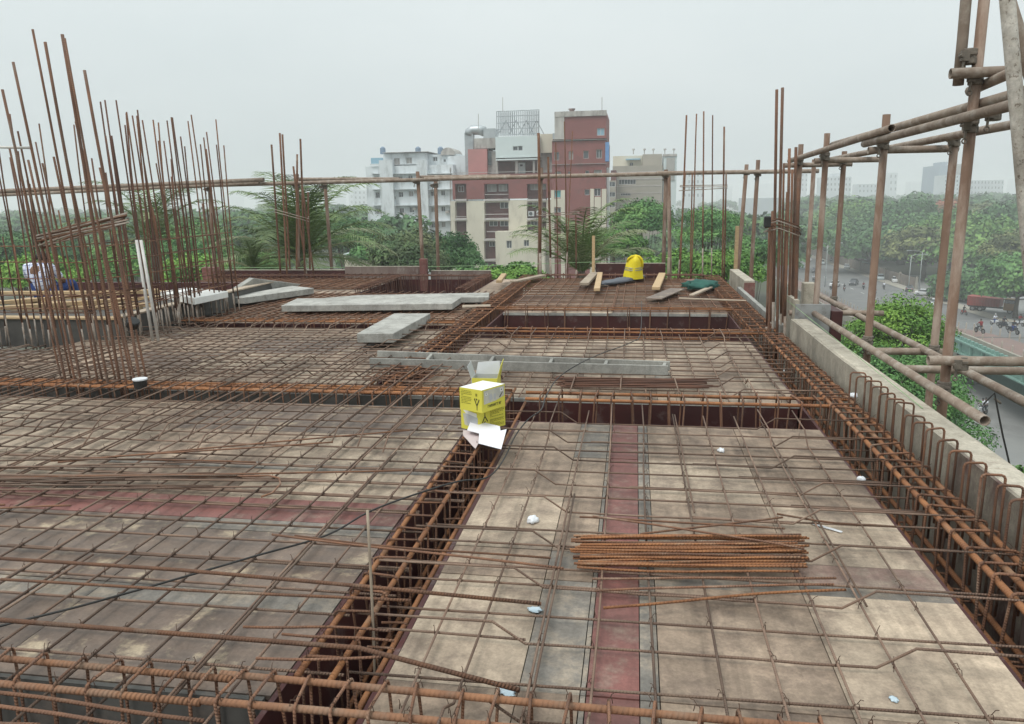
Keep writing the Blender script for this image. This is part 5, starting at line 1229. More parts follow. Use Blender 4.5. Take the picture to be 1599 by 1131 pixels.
# white apartment block
D = 143; wb = thing('apartment_block', 'white six-storey apartment block with stained walls on the left', 'building', (-26, D, GZ))
rows_ = [272, 296.5, 321.5, 346]
hs_ = []
for k, yy in enumerate(rows_):
    dx = k * 1.6
    hs_ += [(585 + dx, yy + 4, 591 + dx, yy + 13), (621 + dx * .8, yy + 3.5, 628 + dx * .8, yy + 11.5), (637 + dx * .7, yy + 2, 644 + dx * .7, yy + 10.5), (672 + dx * .3, yy + 2, 679 + dx * .3, yy + 10), (688 + dx * .3, yy + 1, 694 + dx * .3, yy + 9)]
hw = facade(wb, (578, 257, 707, 400), D, hs_, 'b_white', 22, inset=.35, z0=GZ)
for i, h in enumerate(hw): window(wb, h, D, .3, ['b_glass', 'b_curtain', 'b_glass'][i % 3])
for k, yy in enumerate(rows_):
    for (a, b) in ((579, 598), (612, 655), (666, 704)): slab(wb, (a + k, yy - 1.5, b + k * .6, yy), D - .9, .899, 'b_white', 'sunshade')
for k, (a, b) in enumerate(((598, 611), (655, 665))): slab(wb, (a + 1, 250, b + 1, 400), D - 1.1, 1.099, 'b_white', 'pier', z0=GZ)
h = facade(wb, (599, 238.5, 664, 258), D + 1, [(615, 247, 624, 257.5), (634, 246, 643, 256)], 'b_white', 12)
for q in h: window(wb, q, D + 1, .3, 'b_curtain')
slab(wb, (597, 236.5, 668, 239), D + .2, 13, 'b_dirty', 'roof_slab')
slab(wb, (579.5, 246.5, 598, 257), D + 1, 4, 'b_glassblue', 'roof_room'); 
h = facade(wb, (664, 240.5, 716, 270), D + 3, [(676, 245, 683, 252), (693, 249, 696, 253)], 'b_white', 12)
for q in h: window(wb, q, D + 3)
x0, za, x1, z1 = prect((691, 231, 713, 243), D + 4); n_ = 12
MB().prism([((x0 + x1) / 2 + (x1 - x0) / 2 * math.cos(a), za + (z1 - za) * math.sin(a)) for a in lin(0, math.pi, n_)], D + 2.5, D + 9, 'y').build('vault', 'b_dirty', wb)
slab(wb, (704, 243, 728, 400), D + 2, 16, 'b_white', 'side_wing', z0=GZ)
slab(wb, (578, 255.5, 598, 258), D - .4, .399, 'b_white', 'balcony_edge')

for i, (x, y) in enumerate([(617, 282), (650, 300), (615, 309), (648, 326), (684, 284), (668, 307), (699, 331), (632, 335), (596, 330), (683, 352)]):
    x0, za, x1, z1 = prect((x - 2.5, y - 2.2, x + 2.5, y + 2.2), D); MB().box((x0, D - .5, za), (x1, D - .02, z1)).build('air_conditioner', 'b_dirty', wb)
for x in (595.5, 613, 652, 668, 703): MB().tube([ony(x + 1, 400, D - .12), ony(x, 262, D - .12)], .09, 5).build('drain_pipe', 'b_dirty', wb)
for (x, y0, y1) in ((586, 262, 270), (641, 262, 270), (676, 262, 270)): MB().lathe([(.5, 0), (.55, .1), (.55, 1.1), (.2, 1.4)], c=tuple(ony(x + 12, 241, D + 5)), n=10).build('water_tank', 'b_farblue', wb)
# red and cream block
D = 128; rb_ = thing('apartment_block', 'maroon and cream mid-rise with a steel billboard frame on its roof', 'building', (-10, D, GZ))
bay = [(711, 728), (756.5, 794), (823, 853)]
holes = [(a, y0, b, y1) for (a, b) in bay for (y0, y1) in ((287, 311), (316, 341), (345.5, 373), (377, 405), (409, 436))]
hr = facade(rb_, (707, 270, 862, 312), D, [q for q in holes if q[1] < 300], 'b_red', 16, inset=1.3)
facade(rb_, (707, 312, 862, 440), D + .02, [q for q in holes if q[1] > 300], 'b_cream', 15.9, inset=1.3, z0=GZ)
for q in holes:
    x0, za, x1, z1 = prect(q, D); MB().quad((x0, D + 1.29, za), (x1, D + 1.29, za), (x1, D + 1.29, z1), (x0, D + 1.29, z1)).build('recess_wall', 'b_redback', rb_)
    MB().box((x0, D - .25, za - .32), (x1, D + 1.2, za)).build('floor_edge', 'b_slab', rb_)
def rw(q, D, off, glass='b_glass', mull=1): window(rb_, prect(q, D), D, off, glass, 'b_frame', mull)
for q, gl in (((759, 288, 773, 299.5), 'b_curtain'), ((777, 288, 790, 299), 'b_curtain'), ((779, 315.5, 792, 326), 'b_glass'), ((762, 344.5, 775, 354), 'b_glass'), ((779, 344, 792, 354), 'b_glass'), ((762, 378, 771, 386), 'b_glass'), ((827, 286, 840, 297), 'b_curtain'), ((846, 286, 852, 296), 'b_curtain'), ((830, 315, 843, 325), 'b_curtain'), ((827, 343, 838, 353), 'b_glass'), ((713, 290, 722, 300), 'b_redback')):
    rw(q, D, 1.24, gl)
for (x, y) in ((829, 334), (842, 333)):                       # outdoor air-conditioner units
    x0, za, x1, z1 = prect((x - 4.5, y - 4, x + 4.5, y + 4), D); u = MB().box((x0, D + .3, za), (x1, D + .75, z1)).build('air_conditioner', 'b_frame', rb_)
    cx, cz = (x0 + x1) / 2 - .05, (za + z1) / 2; T = Matrix.Translation((cx, D + .29, cz)) @ Matrix.Rotation(R(90), 4, 'X')
    MB().lathe([(.3, 0), (.3, .01)], n=14, T=T).build('fan_grille', 'b_glass', u)
for q in ((757, 334, 794, 335.5), (757, 303, 794, 304.5), (712, 338, 728, 339), (760, 361, 792, 362.5)): slab(rb_, q, D - .05, .08, 'b_slab', 'railing')
h = facade(rb_, (774, 361, 850, 401.5), D - 3, [(791, 376, 799, 388), (818, 375, 826, 385)], 'b_cream', 2.9, inset=.3, z0=GZ)
for q in h: window(rb_, q, D - 3, .25)
# stair head, roof house, duct
slab(rb_, (731.5, 232.5, 760, 275), D + 2, 6, 'b_pink', 'stair_head'); slab(rb_, (760.1, 236, 774, 275), D + 3, 6, 'b_dirty', 'stair_side')
slab(rb_, (761.5, 237, 767, 258), D + 2.8, .19, 'b_glass', 'slot_window')
slab(rb_, (740, 215.5, 773, 232.4), D + 2.5, 6, 'b_dirty', 'tank_room')
x0, za, x1, z1 = prect((727, 205, 738, 275), D + 5); MB().box((x0, D + 5, za), (x1, D + 6.6, z1 - .4)).build('duct', 'b_metal', rb_)
P = [Vector(ony(x, y, D + 5.6)) for (x, y) in ((732.5, 212), (733.5, 206.5), (738, 203.5), (748, 203), (757, 206))]; MB().tube(P, .85, 10).build('duct_elbow', 'b_metal', rb_, smooth=True)
slab(rb_, (755, 200.5, 773, 216), D + 4, 3, 'b_metal', 'water_tank')
h = facade(rb_, (774, 212, 843, 247), D + 1.5, [(801, 228.5, 808.3, 235.5), (809, 228, 816, 235.5)], 'b_panel', 10, inset=.25)
for q in h: window(rb_, q, D + 1.5, .2, mull=0)
slab(rb_, (843.1, 209, 863, 239), D + 2.5, 9, 'b_cream', 'roof_wall'); slab(rb_, (843.1, 236, 864, 272), D + 3.5, 9, 'b_dirty', 'roof_wall')
slab(rb_, (774, 247.1, 843, 251), D + 1.2, 9, 'b_panel', 'canopy')
for (a, b) in ((774, 777), (804.5, 808.5), (832, 835), (839, 841.5)): slab(rb_, (a, 251.1, b, 272), D + 1.6, .6, 'b_dirty', 'roof_column')
slab(rb_, (777, 251.1, 840, 272), D + 4, .3, 'b_redback', 'back_wall'); slab(rb_, (808.6, 254, 820, 272), D + 3.5, .45, 'b_panel', 'door_panel'); slab(rb_, (812, 257, 816, 260), D + 3.4, .09, 'b_glass', 'door_window')
slab(rb_, (707, 267.5, 862, 270.1), D - .15, .5, 'b_slab', 'parapet_cap')
# billboard frame
bb = MB(); D2 = D + 3
def bl_(a, b, r=.07): bb.tube([ony(*a, D2), ony(*b, D2)], r, 4)
for i in range(22): x = 775.5 + i * 3.15; bl_((x, 174.2 - i * .15), (x, 212), .055)
for y in (174, 182, 192, 202, 211): bl_((775, y + .3), (842, y - 3 + .3), .07)
for k in range(4): bl_((778 + k * 16, 211), (790 + k * 16, 188)); bl_((790 + k * 16, 188), (802 + k * 16, 211))
bb.build('billboard_frame', 'b_metal', rb_)
bb = MB(); D2 = D + 4.5
for i in range(20): x = 776 + i * 3.4; bl_((x, 176 - i * .15), (x, 212), .05)
bb.build('billboard_frame', 'b_metal', rb_)
# right tower of the red block
Dt = D - 1
wt = [(865.5, 237.5, 873, 250.5), (888, 236.5, 895, 249.5), (911, 235.5, 919, 248), (931, 233.5, 940, 247.5), (866.5, 268, 876, 277.5), (887, 268, 891.5, 276), (914, 266.5, 920, 272), (927.5, 265.5, 940, 274), (913, 296, 920.5, 305), (928, 294.5, 938, 306.5), (866, 297, 876, 309), (866, 325, 876, 333)]
h = facade(rb_, (863, 219, 946.5, 440), Dt, wt, 'b_red', 18, inset=.35, z0=GZ)
for i, q in enumerate(h): window(rb_, q, Dt, .3, 'b_teal' if i == 10 else ('b_curtain' if i % 3 == 1 else 'b_glass'), mull=1 if i % 2 else 0)
for q in ((861, 297, 865.4, 440), (876.2, 297, 882, 440), (921, 295, 927.5, 440), (938.5, 295, 947, 440), (865.5, 310, 876.1, 324), (927.6, 307.5, 938.4, 440)): slab(rb_, q, Dt - .12, .119, 'b_cream', 'render_panel', z0=GZ if q[3] == 440 else None)
slab(rb_, (861, 217.6, 947, 219.5), Dt - .3, 18.4, 'b_slab', 'band'); slab(rb_, (861, 255.5, 947, 257), Dt - .25, .24, 'b_slab', 'band')
h = facade(rb_, (866, 174.5, 947, 218), Dt + .3, [(932, 200, 944, 212)], 'b_red', 14, inset=.3)
window(rb_, h[0], Dt + .3, .22, 'b_glassblue')
slab(rb_, (866, 175, 881, 218), Dt + .1, .19, 'b_dirty', 'stained_wall'); slab(rb_, (866, 172, 947.4, 183), Dt + .05, .24, 'b_dirty', 'stained_parapet')
slab(rb_, (945, 222, 951, 252), Dt - .2, 2, 'b_blue', 'blue_sheet')
P = [ony(893, 180, D + 3), ony(893, 170, D + 3)]; MB().tube([P[0], P[0].lerp(P[1], .5), P[1]], [.22, .28, .6], 8).build('vent_pipe', 'b_dirty', rb_)
for (x, ya, yb) in ((785, 152, 174), (747, 178, 203), (940, 152, 174)): MB().tube([ony(x, yb, D + 3), ony(x, ya, D + 3)], .05, 4).build('antenna', 'b_dirty', rb_)
slab(rb_, (863, 208, 877, 217.5), Dt - .1 + .4, .3, 'b_metal', 'roof_unit')
for x in (948.5, 951): MB().tube([ony(x, 440, D - .5), ony(x, 262, D - .5)], .12, 5).build('drain_pipe', 'b_frame', rb_)
# tan building
D = 175; tb = thing('office_building', 'tan office building with a framed poster on its right end', 'building', (35, D, GZ))
h = facade(tb, (955, 258, 1035, 420), D, [(966, 280, 993, 288.5), (969, 301, 985, 306)], 'b_tan', 22, inset=.5, z0=GZ)
for q in h: window(tb, q, D, .4, mull=5)
for i in range(1, 6): slab(tb, (955, 258 + i * 11 - .5, 1035, 258 + i * 11), D - .06, .059, 'b_slab', 'joint_band')
h = facade(tb, (957, 243, 1003, 260), D + 4, [(983, 254, 989, 260)], 'b_cream', 12); window(tb, h[0], D + 4)
slab(tb, (977, 247.5, 1000, 250), D + 2.5, 6, 'b_glassblue', 'blue_roof'); slab(tb, (1003, 240.5, 1034, 262), D + 3, 10, 'b_tan', 'stair_block')
slab(tb, (952, 266, 962, 420), D - 6, 5.9, 'b_redback', 'low_wing', z0=GZ); 
h = facade(tb, (948, 282, 962, 340), D - 6.2, [(950, 284, 961, 292), (950, 300, 961, 308), (950, 316, 961, 324)], 'b_tan', .19, inset=.15)
for q in h: window(tb, q, D - 6.2, .14)
slab(tb, (1034.2, 240, 1057.5, 340), D + 1, 9, 'b_panel', 'end_wall', z0=GZ)
mat('poster', (0.30, 0.30, 0.28), (0.42, 0.40, 0.37), .5, .7, 0, c3=(.13, .12, .11), s3=.5)
slab(tb, (1040, 246.5, 1054, 282), D + .8, .15, 'poster', 'poster'); slab(tb, (1035, 240.5, 1057, 244.5), D + .75, .2, 'b_dirty', 'sign_board')
for x in (989, 1006, 1020, 1038, 1052): MB().lathe([(.1, 0), (.1, .8), (.35, .9), (.3, 1.2)], c=tuple(ony(x, 241, D + 5)), n=7).build('roof_vent', 'b_dirty', tb)
# low house glimpsed by the palm
lh = thing('low_house', 'pale low roof glimpsed right of the left palm', 'house', ony(565, 420, 60))
slab(lh, (540, 399, 582, 440), 62, 8, 'b_cream', 'wall', z0=GZ); slab(lh, (536, 396, 584, 399), 61.5, 9, 'b_panel', 'roof')

# far city blocks, each one a building with its own windows where they still show
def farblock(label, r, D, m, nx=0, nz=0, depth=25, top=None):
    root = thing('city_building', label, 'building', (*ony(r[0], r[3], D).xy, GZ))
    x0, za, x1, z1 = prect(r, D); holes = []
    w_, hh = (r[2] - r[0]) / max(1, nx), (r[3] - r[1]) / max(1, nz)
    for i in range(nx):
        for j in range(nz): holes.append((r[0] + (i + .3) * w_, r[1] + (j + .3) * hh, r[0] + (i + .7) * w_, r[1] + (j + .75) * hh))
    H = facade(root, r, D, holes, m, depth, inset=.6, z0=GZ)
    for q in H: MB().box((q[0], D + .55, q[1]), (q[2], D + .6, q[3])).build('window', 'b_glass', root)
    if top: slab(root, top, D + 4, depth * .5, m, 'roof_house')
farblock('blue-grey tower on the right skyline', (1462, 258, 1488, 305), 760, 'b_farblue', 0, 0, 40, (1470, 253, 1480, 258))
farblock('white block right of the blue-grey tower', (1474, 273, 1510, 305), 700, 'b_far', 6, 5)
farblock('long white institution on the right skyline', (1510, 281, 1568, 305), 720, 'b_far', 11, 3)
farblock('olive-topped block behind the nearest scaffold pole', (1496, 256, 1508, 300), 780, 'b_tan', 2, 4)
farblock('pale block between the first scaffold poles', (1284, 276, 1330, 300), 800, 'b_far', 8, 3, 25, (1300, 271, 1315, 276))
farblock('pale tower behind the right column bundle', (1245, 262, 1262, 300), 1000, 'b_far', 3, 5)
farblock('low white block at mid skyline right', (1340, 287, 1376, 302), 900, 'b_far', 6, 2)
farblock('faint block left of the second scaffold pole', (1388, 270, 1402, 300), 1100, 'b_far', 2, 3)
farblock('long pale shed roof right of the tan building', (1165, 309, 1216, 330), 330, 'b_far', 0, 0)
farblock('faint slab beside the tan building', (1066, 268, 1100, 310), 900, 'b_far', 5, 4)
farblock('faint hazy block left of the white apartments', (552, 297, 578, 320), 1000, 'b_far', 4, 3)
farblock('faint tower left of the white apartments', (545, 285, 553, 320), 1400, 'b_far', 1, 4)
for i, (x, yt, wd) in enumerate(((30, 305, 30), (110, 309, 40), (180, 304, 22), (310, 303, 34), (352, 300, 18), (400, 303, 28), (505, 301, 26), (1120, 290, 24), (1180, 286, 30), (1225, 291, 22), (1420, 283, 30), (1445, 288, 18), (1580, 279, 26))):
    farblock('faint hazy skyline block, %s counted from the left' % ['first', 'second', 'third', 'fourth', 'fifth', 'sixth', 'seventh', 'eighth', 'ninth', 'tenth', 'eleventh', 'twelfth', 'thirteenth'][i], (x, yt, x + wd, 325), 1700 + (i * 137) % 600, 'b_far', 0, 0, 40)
# ================================================================== vehicles and street furniture
mat('paint_white', (0.68, 0.69, 0.70), None, 1, 0.3, spec=.5); mat('paint_silver', (0.40, 0.46, 0.48), None, 1, 0.3, spec=.5); mat('paint_dark', (0.05, 0.055, 0.065), None, 1, 0.25, spec=.5)
mat('paint_red', (0.30, 0.05, 0.035), (0.24, 0.05, 0.04), 1, 0.6, c3=(.18, .09, .07), s3=2); mat('paint_cab', (0.35, 0.19, 0.07), None, 1, 0.5)
mat('tyre', (0.02, 0.02, 0.02), None, 3, 0.9); mat('rim', (0.3, 0.3, 0.3), None, 3, 0.4, metal=.6); mat('car_glass', (0.02, 0.025, 0.03), None, 1, 0.08, spec=.8)
mat('lamp_glass', (0.7, 0.7, 0.66), None, 3, .2); mat('lamp_red', (0.4, 0.02, 0.02), None, 3, .3); mat('chassis', (0.03, 0.03, 0.03), None, 3, .8); mat('galv', (0.42, 0.46, 0.46), None, 1, .5, metal=.3)
mat('tanker', (0.35, 0.45, 0.44), (0.28, 0.37, 0.36), 1, .6)
def wheel(root, x, y, r=.32, wd=.2, name='wheel'):
    T = Matrix.Translation((x, y, r)) @ Matrix.Rotation(R(90), 4, 'Y')
    w_ = MB().lathe([(r * .6, -wd / 2), (r * .95, -wd / 2), (r, -wd * .3), (r, wd * .3), (r * .95, wd / 2), (r * .6, wd / 2)], n=14, T=T).build(name, 'tyre', root)
    MB().lathe([(r * .58, -wd / 2 - .004), (r * .58, wd / 2 + .004)], n=12, T=T).build('rim', 'rim', w_)
def section_body(root, secs, m, name):
    """secs: list of (y, [(halfwidth, z)...]) lofted"""
    mb = MB(); n = None
    for (y, pr_) in secs:
        ring_ = [(-hw, y, z) for hw, z in pr_] + [(hw, y, z) for hw, z in reversed(pr_)]; n = len(ring_); mb.v += ring_
    for i in range(len(secs) - 1):
        for j in range(n): mb.face([i * n + j, i * n + (j + 1) % n, (i + 1) * n + (j + 1) % n, (i + 1) * n + j])
    mb.face(list(range(n))[::-1]); mb.face([(len(secs) - 1) * n + j for j in range(n)])
    return mb.build(name, m, root, smooth=False, bevel=.03)
def car(label, p, yaw, paint, hatch=False, van=False, group='cars on the road'):
    root = thing('car', label, 'car', (0, 0, 0)); L = 3.7 if hatch else 4.4; y0, y1 = -L / 2, L / 2
    def S(y, z1, w=.84): return (y, [(w - .06, .22), (w, .42), (w, z1 - .12), (w - .07, z1)])
    section_body(root, [S(y0, .72, .74), S(y0 + .12, .86, .8), S(y0 + .9, .95 if not van else 1.0), S(y1 - .6, .95), S(y1 - .1, .9, .8), S(y1, .74, .76)], paint, 'body')
    a, b = y0 + (.75 if van else 1.05), y1 - (.1 if hatch or van else .65); top = 1.9 if van else 1.46
    g_ = section_body(root, [(a, [(.76, .93), (.74, .95)]), (a + .6, [(.77, .93), (.6, top - .04)]), (b - .55, [(.77, .93), (.6, top - .04)]), (b, [(.74, .93), (.66, .96)])], 'car_glass', 'windows')
    section_body(root, [(a + .5, [(.63, top - .09), (.57, top)]), (b - .45, [(.63, top - .09), (.57, top)])], paint, 'roof')
    for x in (-.74, .74):
        for y in (y0 + .72, y1 - .72): wheel(root, x, y)
    for x in (-.58, .58):
        MB().box((x - .15, y0 - .012, .6), (x + .15, y0 + .1, .74)).build('headlight', 'lamp_glass', root); MB().box((x - .12, y1 - .08, .66), (x + .12, y1 + .012, .82)).build('tail_light', 'lamp_red', root)
    root.location = p; root.rotation_euler = (0, 0, yaw); tag(root, None, None, group); return root
def fixz(p, dz=.02): return Vector((p.x, p.y, rz(p.y) + dz))
car('silver-blue hatchback coming down the road at its far left end', fixz(onroad(1252, 420)), R(-8), 'paint_silver', True)
car('white sedan driving beyond the second scaffold pole', fixz(onroad(1322, 420)), R(-15), 'paint_white')
car('white hatchback nearest the lamp post on the road', fixz(onroad(1303, 448)), R(-30), 'paint_white', True)
car('dark grey car beside the cycle path', fixz(onroad(1333, 445)), R(-25), 'paint_dark')
car('white car half hidden by the leafy roadside tree', fixz(onroad(1445, 462)), R(70), 'paint_white', group='cars in the yard')
for i, (x, y) in enumerate(((1518, 449), (1530, 447), (1575, 462), (1588, 468))): car(['white car parked under the tree left of the red truck', 'second white car parked under the tree', 'pale car parked behind the truck cab', 'pale car at the right margin of the yard'][i], fixz(onroad(x, y)) , R(50 + i * 20), 'paint_white', group='cars in the yard')
for i, (x, y) in enumerate(((1244, 402), (1252, 394), (1246, 388))): car(['distant dark car at the road end', 'distant white car at the road end', 'farthest car at the road end'][i], fixz(onroad(x, y)), 0, ['paint_dark', 'paint_white', 'paint_silver'][i], True)
for i, (x, y, yw, pc, lb) in enumerate([(1262, 408, -5, 'paint_white', 'white car following the silver-blue hatchback'), (1272, 426, -10, 'paint_dark', 'dark car left of the two-armed lamp'), (1283, 413, -10, 'paint_silver', 'silver car right of the first scaffold pole, far lane'), (1300, 408, -8, 'paint_dark', 'dark car parked by the boundary wall, left'),
        (1312, 411, -8, 'paint_white', 'white car parked by the boundary wall, right'), (1375, 437, -15, 'paint_silver', 'silver car right of the second scaffold pole'), (1398, 441, -15, 'paint_white', 'white car before the boundary wall, farther right'), (1460, 478, -18, 'paint_white', 'white car left of the nearest outer pole'), (1420, 455, 160, 'paint_dark', 'dark car behind the feathery tree')]):
    car(lb, fixz(onroad(x, y)), R(yw), pc, i % 2 == 0)
# truck with red tipper
tk = thing('truck', 'tipper truck with red body and orange-brown cab under the trees', 'truck', (0, 0, 0))
MB().box((-.45, -4.2, .75), (.45, 3.9, 1.0)).build('chassis', 'chassis', tk)
section_body(tk, [(-1.6, [(1.15, 1.05), (1.25, 2.6)]), (3.9, [(1.15, 1.05), (1.25, 2.9)])], 'paint_red', 'tipper_body')
for i in range(12): y = -1.5 + i * .47; MB().box((-1.31, y, 1.1), (-1.2, y + .1, 2.65)).box((1.2, y, 1.1), (1.31, y + .1, 2.65)).build('rib', 'paint_red', tk)
section_body(tk, [(-4.2, [(1.1, .6), (1.12, 1.6)]), (-4.05, [(1.12, .6), (1.15, 1.9)]), (-2.3, [(1.15, .6), (1.15, 1.95)])], 'paint_cab', 'cab')
section_body(tk, [(-4.0, [(1.05, 1.9), (.98, 2.55)]), (-2.4, [(1.08, 1.9), (1.0, 2.6)])], 'car_glass', 'windows'); MB().box((-1.1, -4.15, 2.6), (1.1, -2.3, 2.72)).build('cab_roof', 'paint_cab', tk)
for x in (-.95, .95):
    for y in (-3.4, 1.6, 2.9): wheel(tk, x, y, .5, .35)
tk.location = fixz(onroad(1547, 487)); tk.rotation_euler = (0, 0, R(52))
# white bus behind the pole
bs_ = thing('bus', 'white bus standing between the scaffold poles beside the truck', 'bus', (0, 0, 0))
section_body(bs_, [(-4.5, [(1.15, .5), (1.15, 2.7), (1.0, 2.9)]), (4.5, [(1.15, .5), (1.15, 2.7), (1.0, 2.9)])], 'paint_white', 'body')
for s in (-1.165, 1.155): MB().box((s, -4.2, 1.5), (s + .01, 4.2, 2.3)).build('side_windows', 'car_glass', bs_)
MB().box((-1.0, -4.53, 1.4), (1.0, -4.515, 2.4)).build('windscreen', 'car_glass', bs_)
for x in (-1, 1):
    for y in (-3, 2.6): wheel(bs_, x, y, .48, .3)
bs_.location = fixz(onroad(1508, 470)); bs_.rotation_euler = (0, 0, R(82))
# grey tanker
tn_ = thing('tanker_truck', 'grey-green tanker lorry parked by the boundary wall', 'truck', (0, 0, 0))
MB().box((-.4, -3.6, .7), (.4, 3.4, .95)).build('chassis', 'chassis', tn_)
MB().lathe([(.5, -.1), (1.05, 0), (1.1, .15), (1.1, 4.4), (1.05, 4.55), (.5, 4.65)], n=16, T=Matrix.Translation((0, 3.4, 2.05)) @ Matrix.Rotation(R(90), 4, 'X')).build('tank', 'tanker', tn_, smooth=True)
section_body(tn_, [(-3.6, [(1.05, .6), (1.05, 1.6), (.98, 2.3)]), (-1.7, [(1.05, .6), (1.05, 1.6), (1.0, 2.4)])], 'paint_dark', 'cab')
MB().box((-.9, -3.63, 1.5), (.9, -3.605, 2.15)).build('windscreen', 'car_glass', tn_)
for x in (-.9, .9):
    for y in (-2.8, 1.4, 2.5): wheel(tn_, x, y, .48, .3)
tn_.location = fixz(onroad(1352, 422)); tn_.rotation_euler = (0, 0, R(-12))
# two-wheelers with riders
def bike(label, p, yaw, paint, shirt, trouser, plabel, helmet=None, pillion=None, cycle=False):
    root = thing('bicycle' if cycle else 'motorcycle', label, 'bicycle' if cycle else 'motorcycle', (0, 0, 0))
    r, wd = (.33, .04) if cycle else (.29, .11)
    for y in (-.62, .62): wheel(root, 0, y, r, wd)
    mb = MB().tube([(0, -.62, r), (0, -.45, .8), (0, -.4, 1.0)], .03, 6).tube([(-.3, -.32, 1.05), (-.1, -.42, 1.02), (.1, -.42, 1.02), (.3, -.32, 1.05)], .02, 5).tube([(0, -.42, .85), (0, 0, .4), (0, .62, r)], .035, 6); mb.build('frame', 'chassis', root)
    if not cycle:
        section_body(root, [(-.55, [(.1, .6), (.12, .85)]), (-.1, [(.15, .45), (.14, .85)]), (.35, [(.16, .4), (.14, .78)]), (.8, [(.08, .62), (.08, .78)])], paint, 'body')
        MB().box((-.13, -.05, .78), (.13, .75, .86)).build('seat', 'chassis', root, bevel=.03); MB().lathe([(.05, 0), (.09, .06), (.09, .08)], c=(0, 0, 0), n=8, T=Matrix.Translation((0, -.5, .92)) @ Matrix.Rotation(R(90), 4, 'X')).build('headlight', 'lamp_glass', root)
    else: MB().box((-.08, .1, .86), (.08, .38, .92)).build('saddle', 'chassis', root); MB().tube([(0, .2, .45), (0, .24, .87)], .02, 5).build('seat_post', 'chassis', root)
    root.location = p; root.rotation_euler = (0, 0, yaw)
    def rider(dy, lb, sh, hm):
        pr_ = thing('person', lb, 'person', (0, 0, 0))
        person(pr_, dict(pelvis=(0, .22 + dy, .98), chest=(0, .1 + dy, 1.36), neck=(0, .06 + dy, 1.52), head=(0, .04 + dy, 1.64), fwd=(0, -1, 0),
            lsho=(-.19, .1 + dy, 1.4), lelb=(-.3, -.08 + dy, 1.2), lhan=(-.28, -.28 + dy, 1.08), rsho=(.19, .1 + dy, 1.4), relb=(.3, -.08 + dy, 1.2), rhan=(.28, -.28 + dy, 1.08),
            lhip=(-.12, .16 + dy, .93), lkne=(-.22, -.18 + dy, .78), lfoo=(-.2, .02 + dy, .34), rhip=(.12, .16 + dy, .93), rkne=(.22, -.18 + dy, .78), rfoo=(.2, .02 + dy, .34)), sh, trouser, sub=1, helmet=hm)
        pr_.location = p; pr_.rotation_euler = (0, 0, yaw)
    rider(0, plabel, shirt, helmet)
    if pillion: rider(.42, pillion, 'shirt_white', None)
mat('helmet', (0.03, 0.03, 0.03), None, 3, .3); mat('helmet_w', (0.6, 0.6, 0.6), None, 3, .3)
bike('white scooter leading the three two-wheelers on the cycle path', fixz(onroad(1553, 510), .03), R(20), 'paint_white', 'shirt_white', 'trouser_blue', 'rider in white on the leading white scooter', 'helmet_w')
bike('dark motorcycle in the middle of the three on the cycle path', fixz(onroad(1567, 517), .03), R(18), 'paint_dark', 'shirt_dark', 'shirt_dark', 'rider in dark clothes on the middle motorcycle', 'helmet')
bike('black motorcycle nearest the right margin on the cycle path', fixz(onroad(1582, 523), .03), R(18), 'paint_dark', 'shirt_dark', 'trouser_blue', 'rider in dark clothes nearest the right margin', 'helmet')
bike('bicycle ridden along the flyover parapet', fixz(onroad(1529, 523), .13), R(195), 'paint_dark', 'shirt_red', 'shirt_dark', 'cyclist in a red shirt beside the flyover parapet', None, None, True)
bike('white scooter on the lower road under the scaffold pipes', onz(1532, 648, GZ + .03), R(-60), 'paint_white', 'shirt_white', 'shirt_dark', 'front rider on the lower road scooter', 'helmet', 'pillion passenger in white on the lower road scooter')
bike('motorcycle with a red-shirted rider near the dark grey car', fixz(onroad(1348, 452), .03), R(-10), 'paint_dark', 'shirt_red', 'shirt_dark', 'rider in red near the dark grey car', 'helmet')
bike('motorcycle crossing before the white hatchback', fixz(onroad(1300, 453), .03), R(30), 'paint_dark', 'shirt_dark', 'shirt_dark', 'dark-clothed rider before the white hatchback', 'helmet')
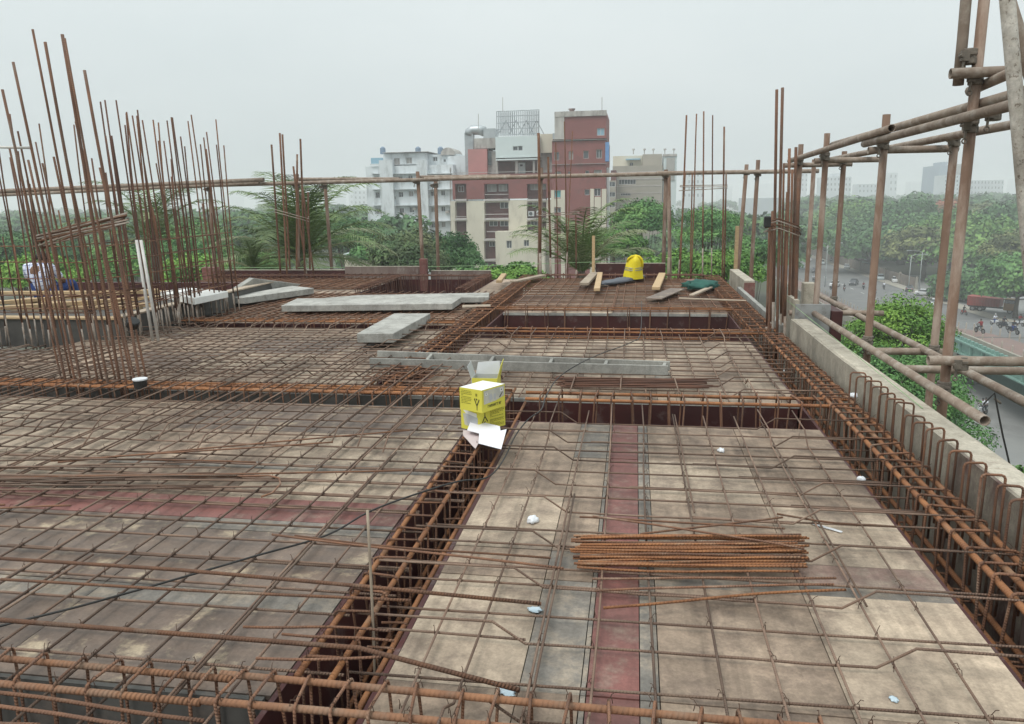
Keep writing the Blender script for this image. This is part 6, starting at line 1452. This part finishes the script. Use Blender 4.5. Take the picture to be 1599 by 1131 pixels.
for i, (x, y, yw) in enumerate([(1270, 440, 0), (1318, 455, -10), (1366, 462, -10), (1380, 452, 170), (1505, 492, 15), (1592, 512, 15)]):
    bike('motorcycle on the road, %s of the scattered ones from the left' % ['first', 'second', 'third', 'fourth', 'fifth', 'sixth'][i], fixz(onroad(x, y), .03), R(yw), ['paint_dark', 'paint_red', 'paint_white'][i % 3], ['shirt_white', 'shirt_dark', 'shirt_red'][i % 3], 'shirt_dark', 'rider of the %s scattered motorcycle from the left' % ['first', 'second', 'third', 'fourth', 'fifth', 'sixth'][i], 'helmet' if i % 2 else None)
# street lamps
def lamp(label, p, h, arms):
    root = thing('street_lamp', label, 'street lamp', p)
    MB().tube([p, p + Vector((0, 0, h * .5)), p + Vector((0, 0, h))], [.12, .09, .06], 8).build('post', 'galv', root, smooth=True)
    for s in arms:
        e = p + Vector((s * 2.6, 0, h + .35)); MB().tube([p + Vector((0, 0, h)), p + Vector((s * .9, 0, h + .25)), e], [.05, .045, .04], 6).build('arm', 'galv', root)
        MB().box((e.x - .1 + (0 if s > 0 else -.8), e.y - .13, e.z - .06), (e.x + .1 + (.8 if s > 0 else 0), e.y + .13, e.z + .08)).build('lamp_head', 'galv', root, bevel=.03)
p = onroad(1288, 448); lamp('two-armed street lamp on the road between the scaffold poles', fixz(p), (ony(1290, 382, p.y).z - rz(p.y)), (-1, 1))
p = onroad(1435, 452); lamp('single-armed street lamp rising behind the roadside tree', fixz(p), ony(1434, 394, p.y).z - rz(p.y), (-1,))
p = onroad(1418, 456); lamp('curved street lamp left of the single-armed one', fixz(p), ony(1416, 400, p.y).z - rz(p.y), (1,))

# ================================================================== haze
def haze():
    m_ = bpy.data.materials.new('haze'); m_.use_nodes = True; t_ = m_.node_tree; t_.nodes.clear()
    o_ = t_.nodes.new('ShaderNodeOutputMaterial'); v_ = t_.nodes.new('ShaderNodeVolumePrincipled')
    v_.inputs['Color'].default_value = (.97, .99, 1.0, 1); v_.inputs['Density'].default_value = HAZE; v_.inputs['Anisotropy'].default_value = .2
    t_.links.new(v_.outputs[0], o_.inputs['Volume']); MATS['haze'] = m_
    o = MB().box((-9500, -9500, GZ - 1), (9500, 9500, 34)).build('haze', 'haze', None); o['kind'] = 'stuff'
HAZE = .00095
haze()
for o in bpy.data.objects:
    if '_o' in o: del o['_o']
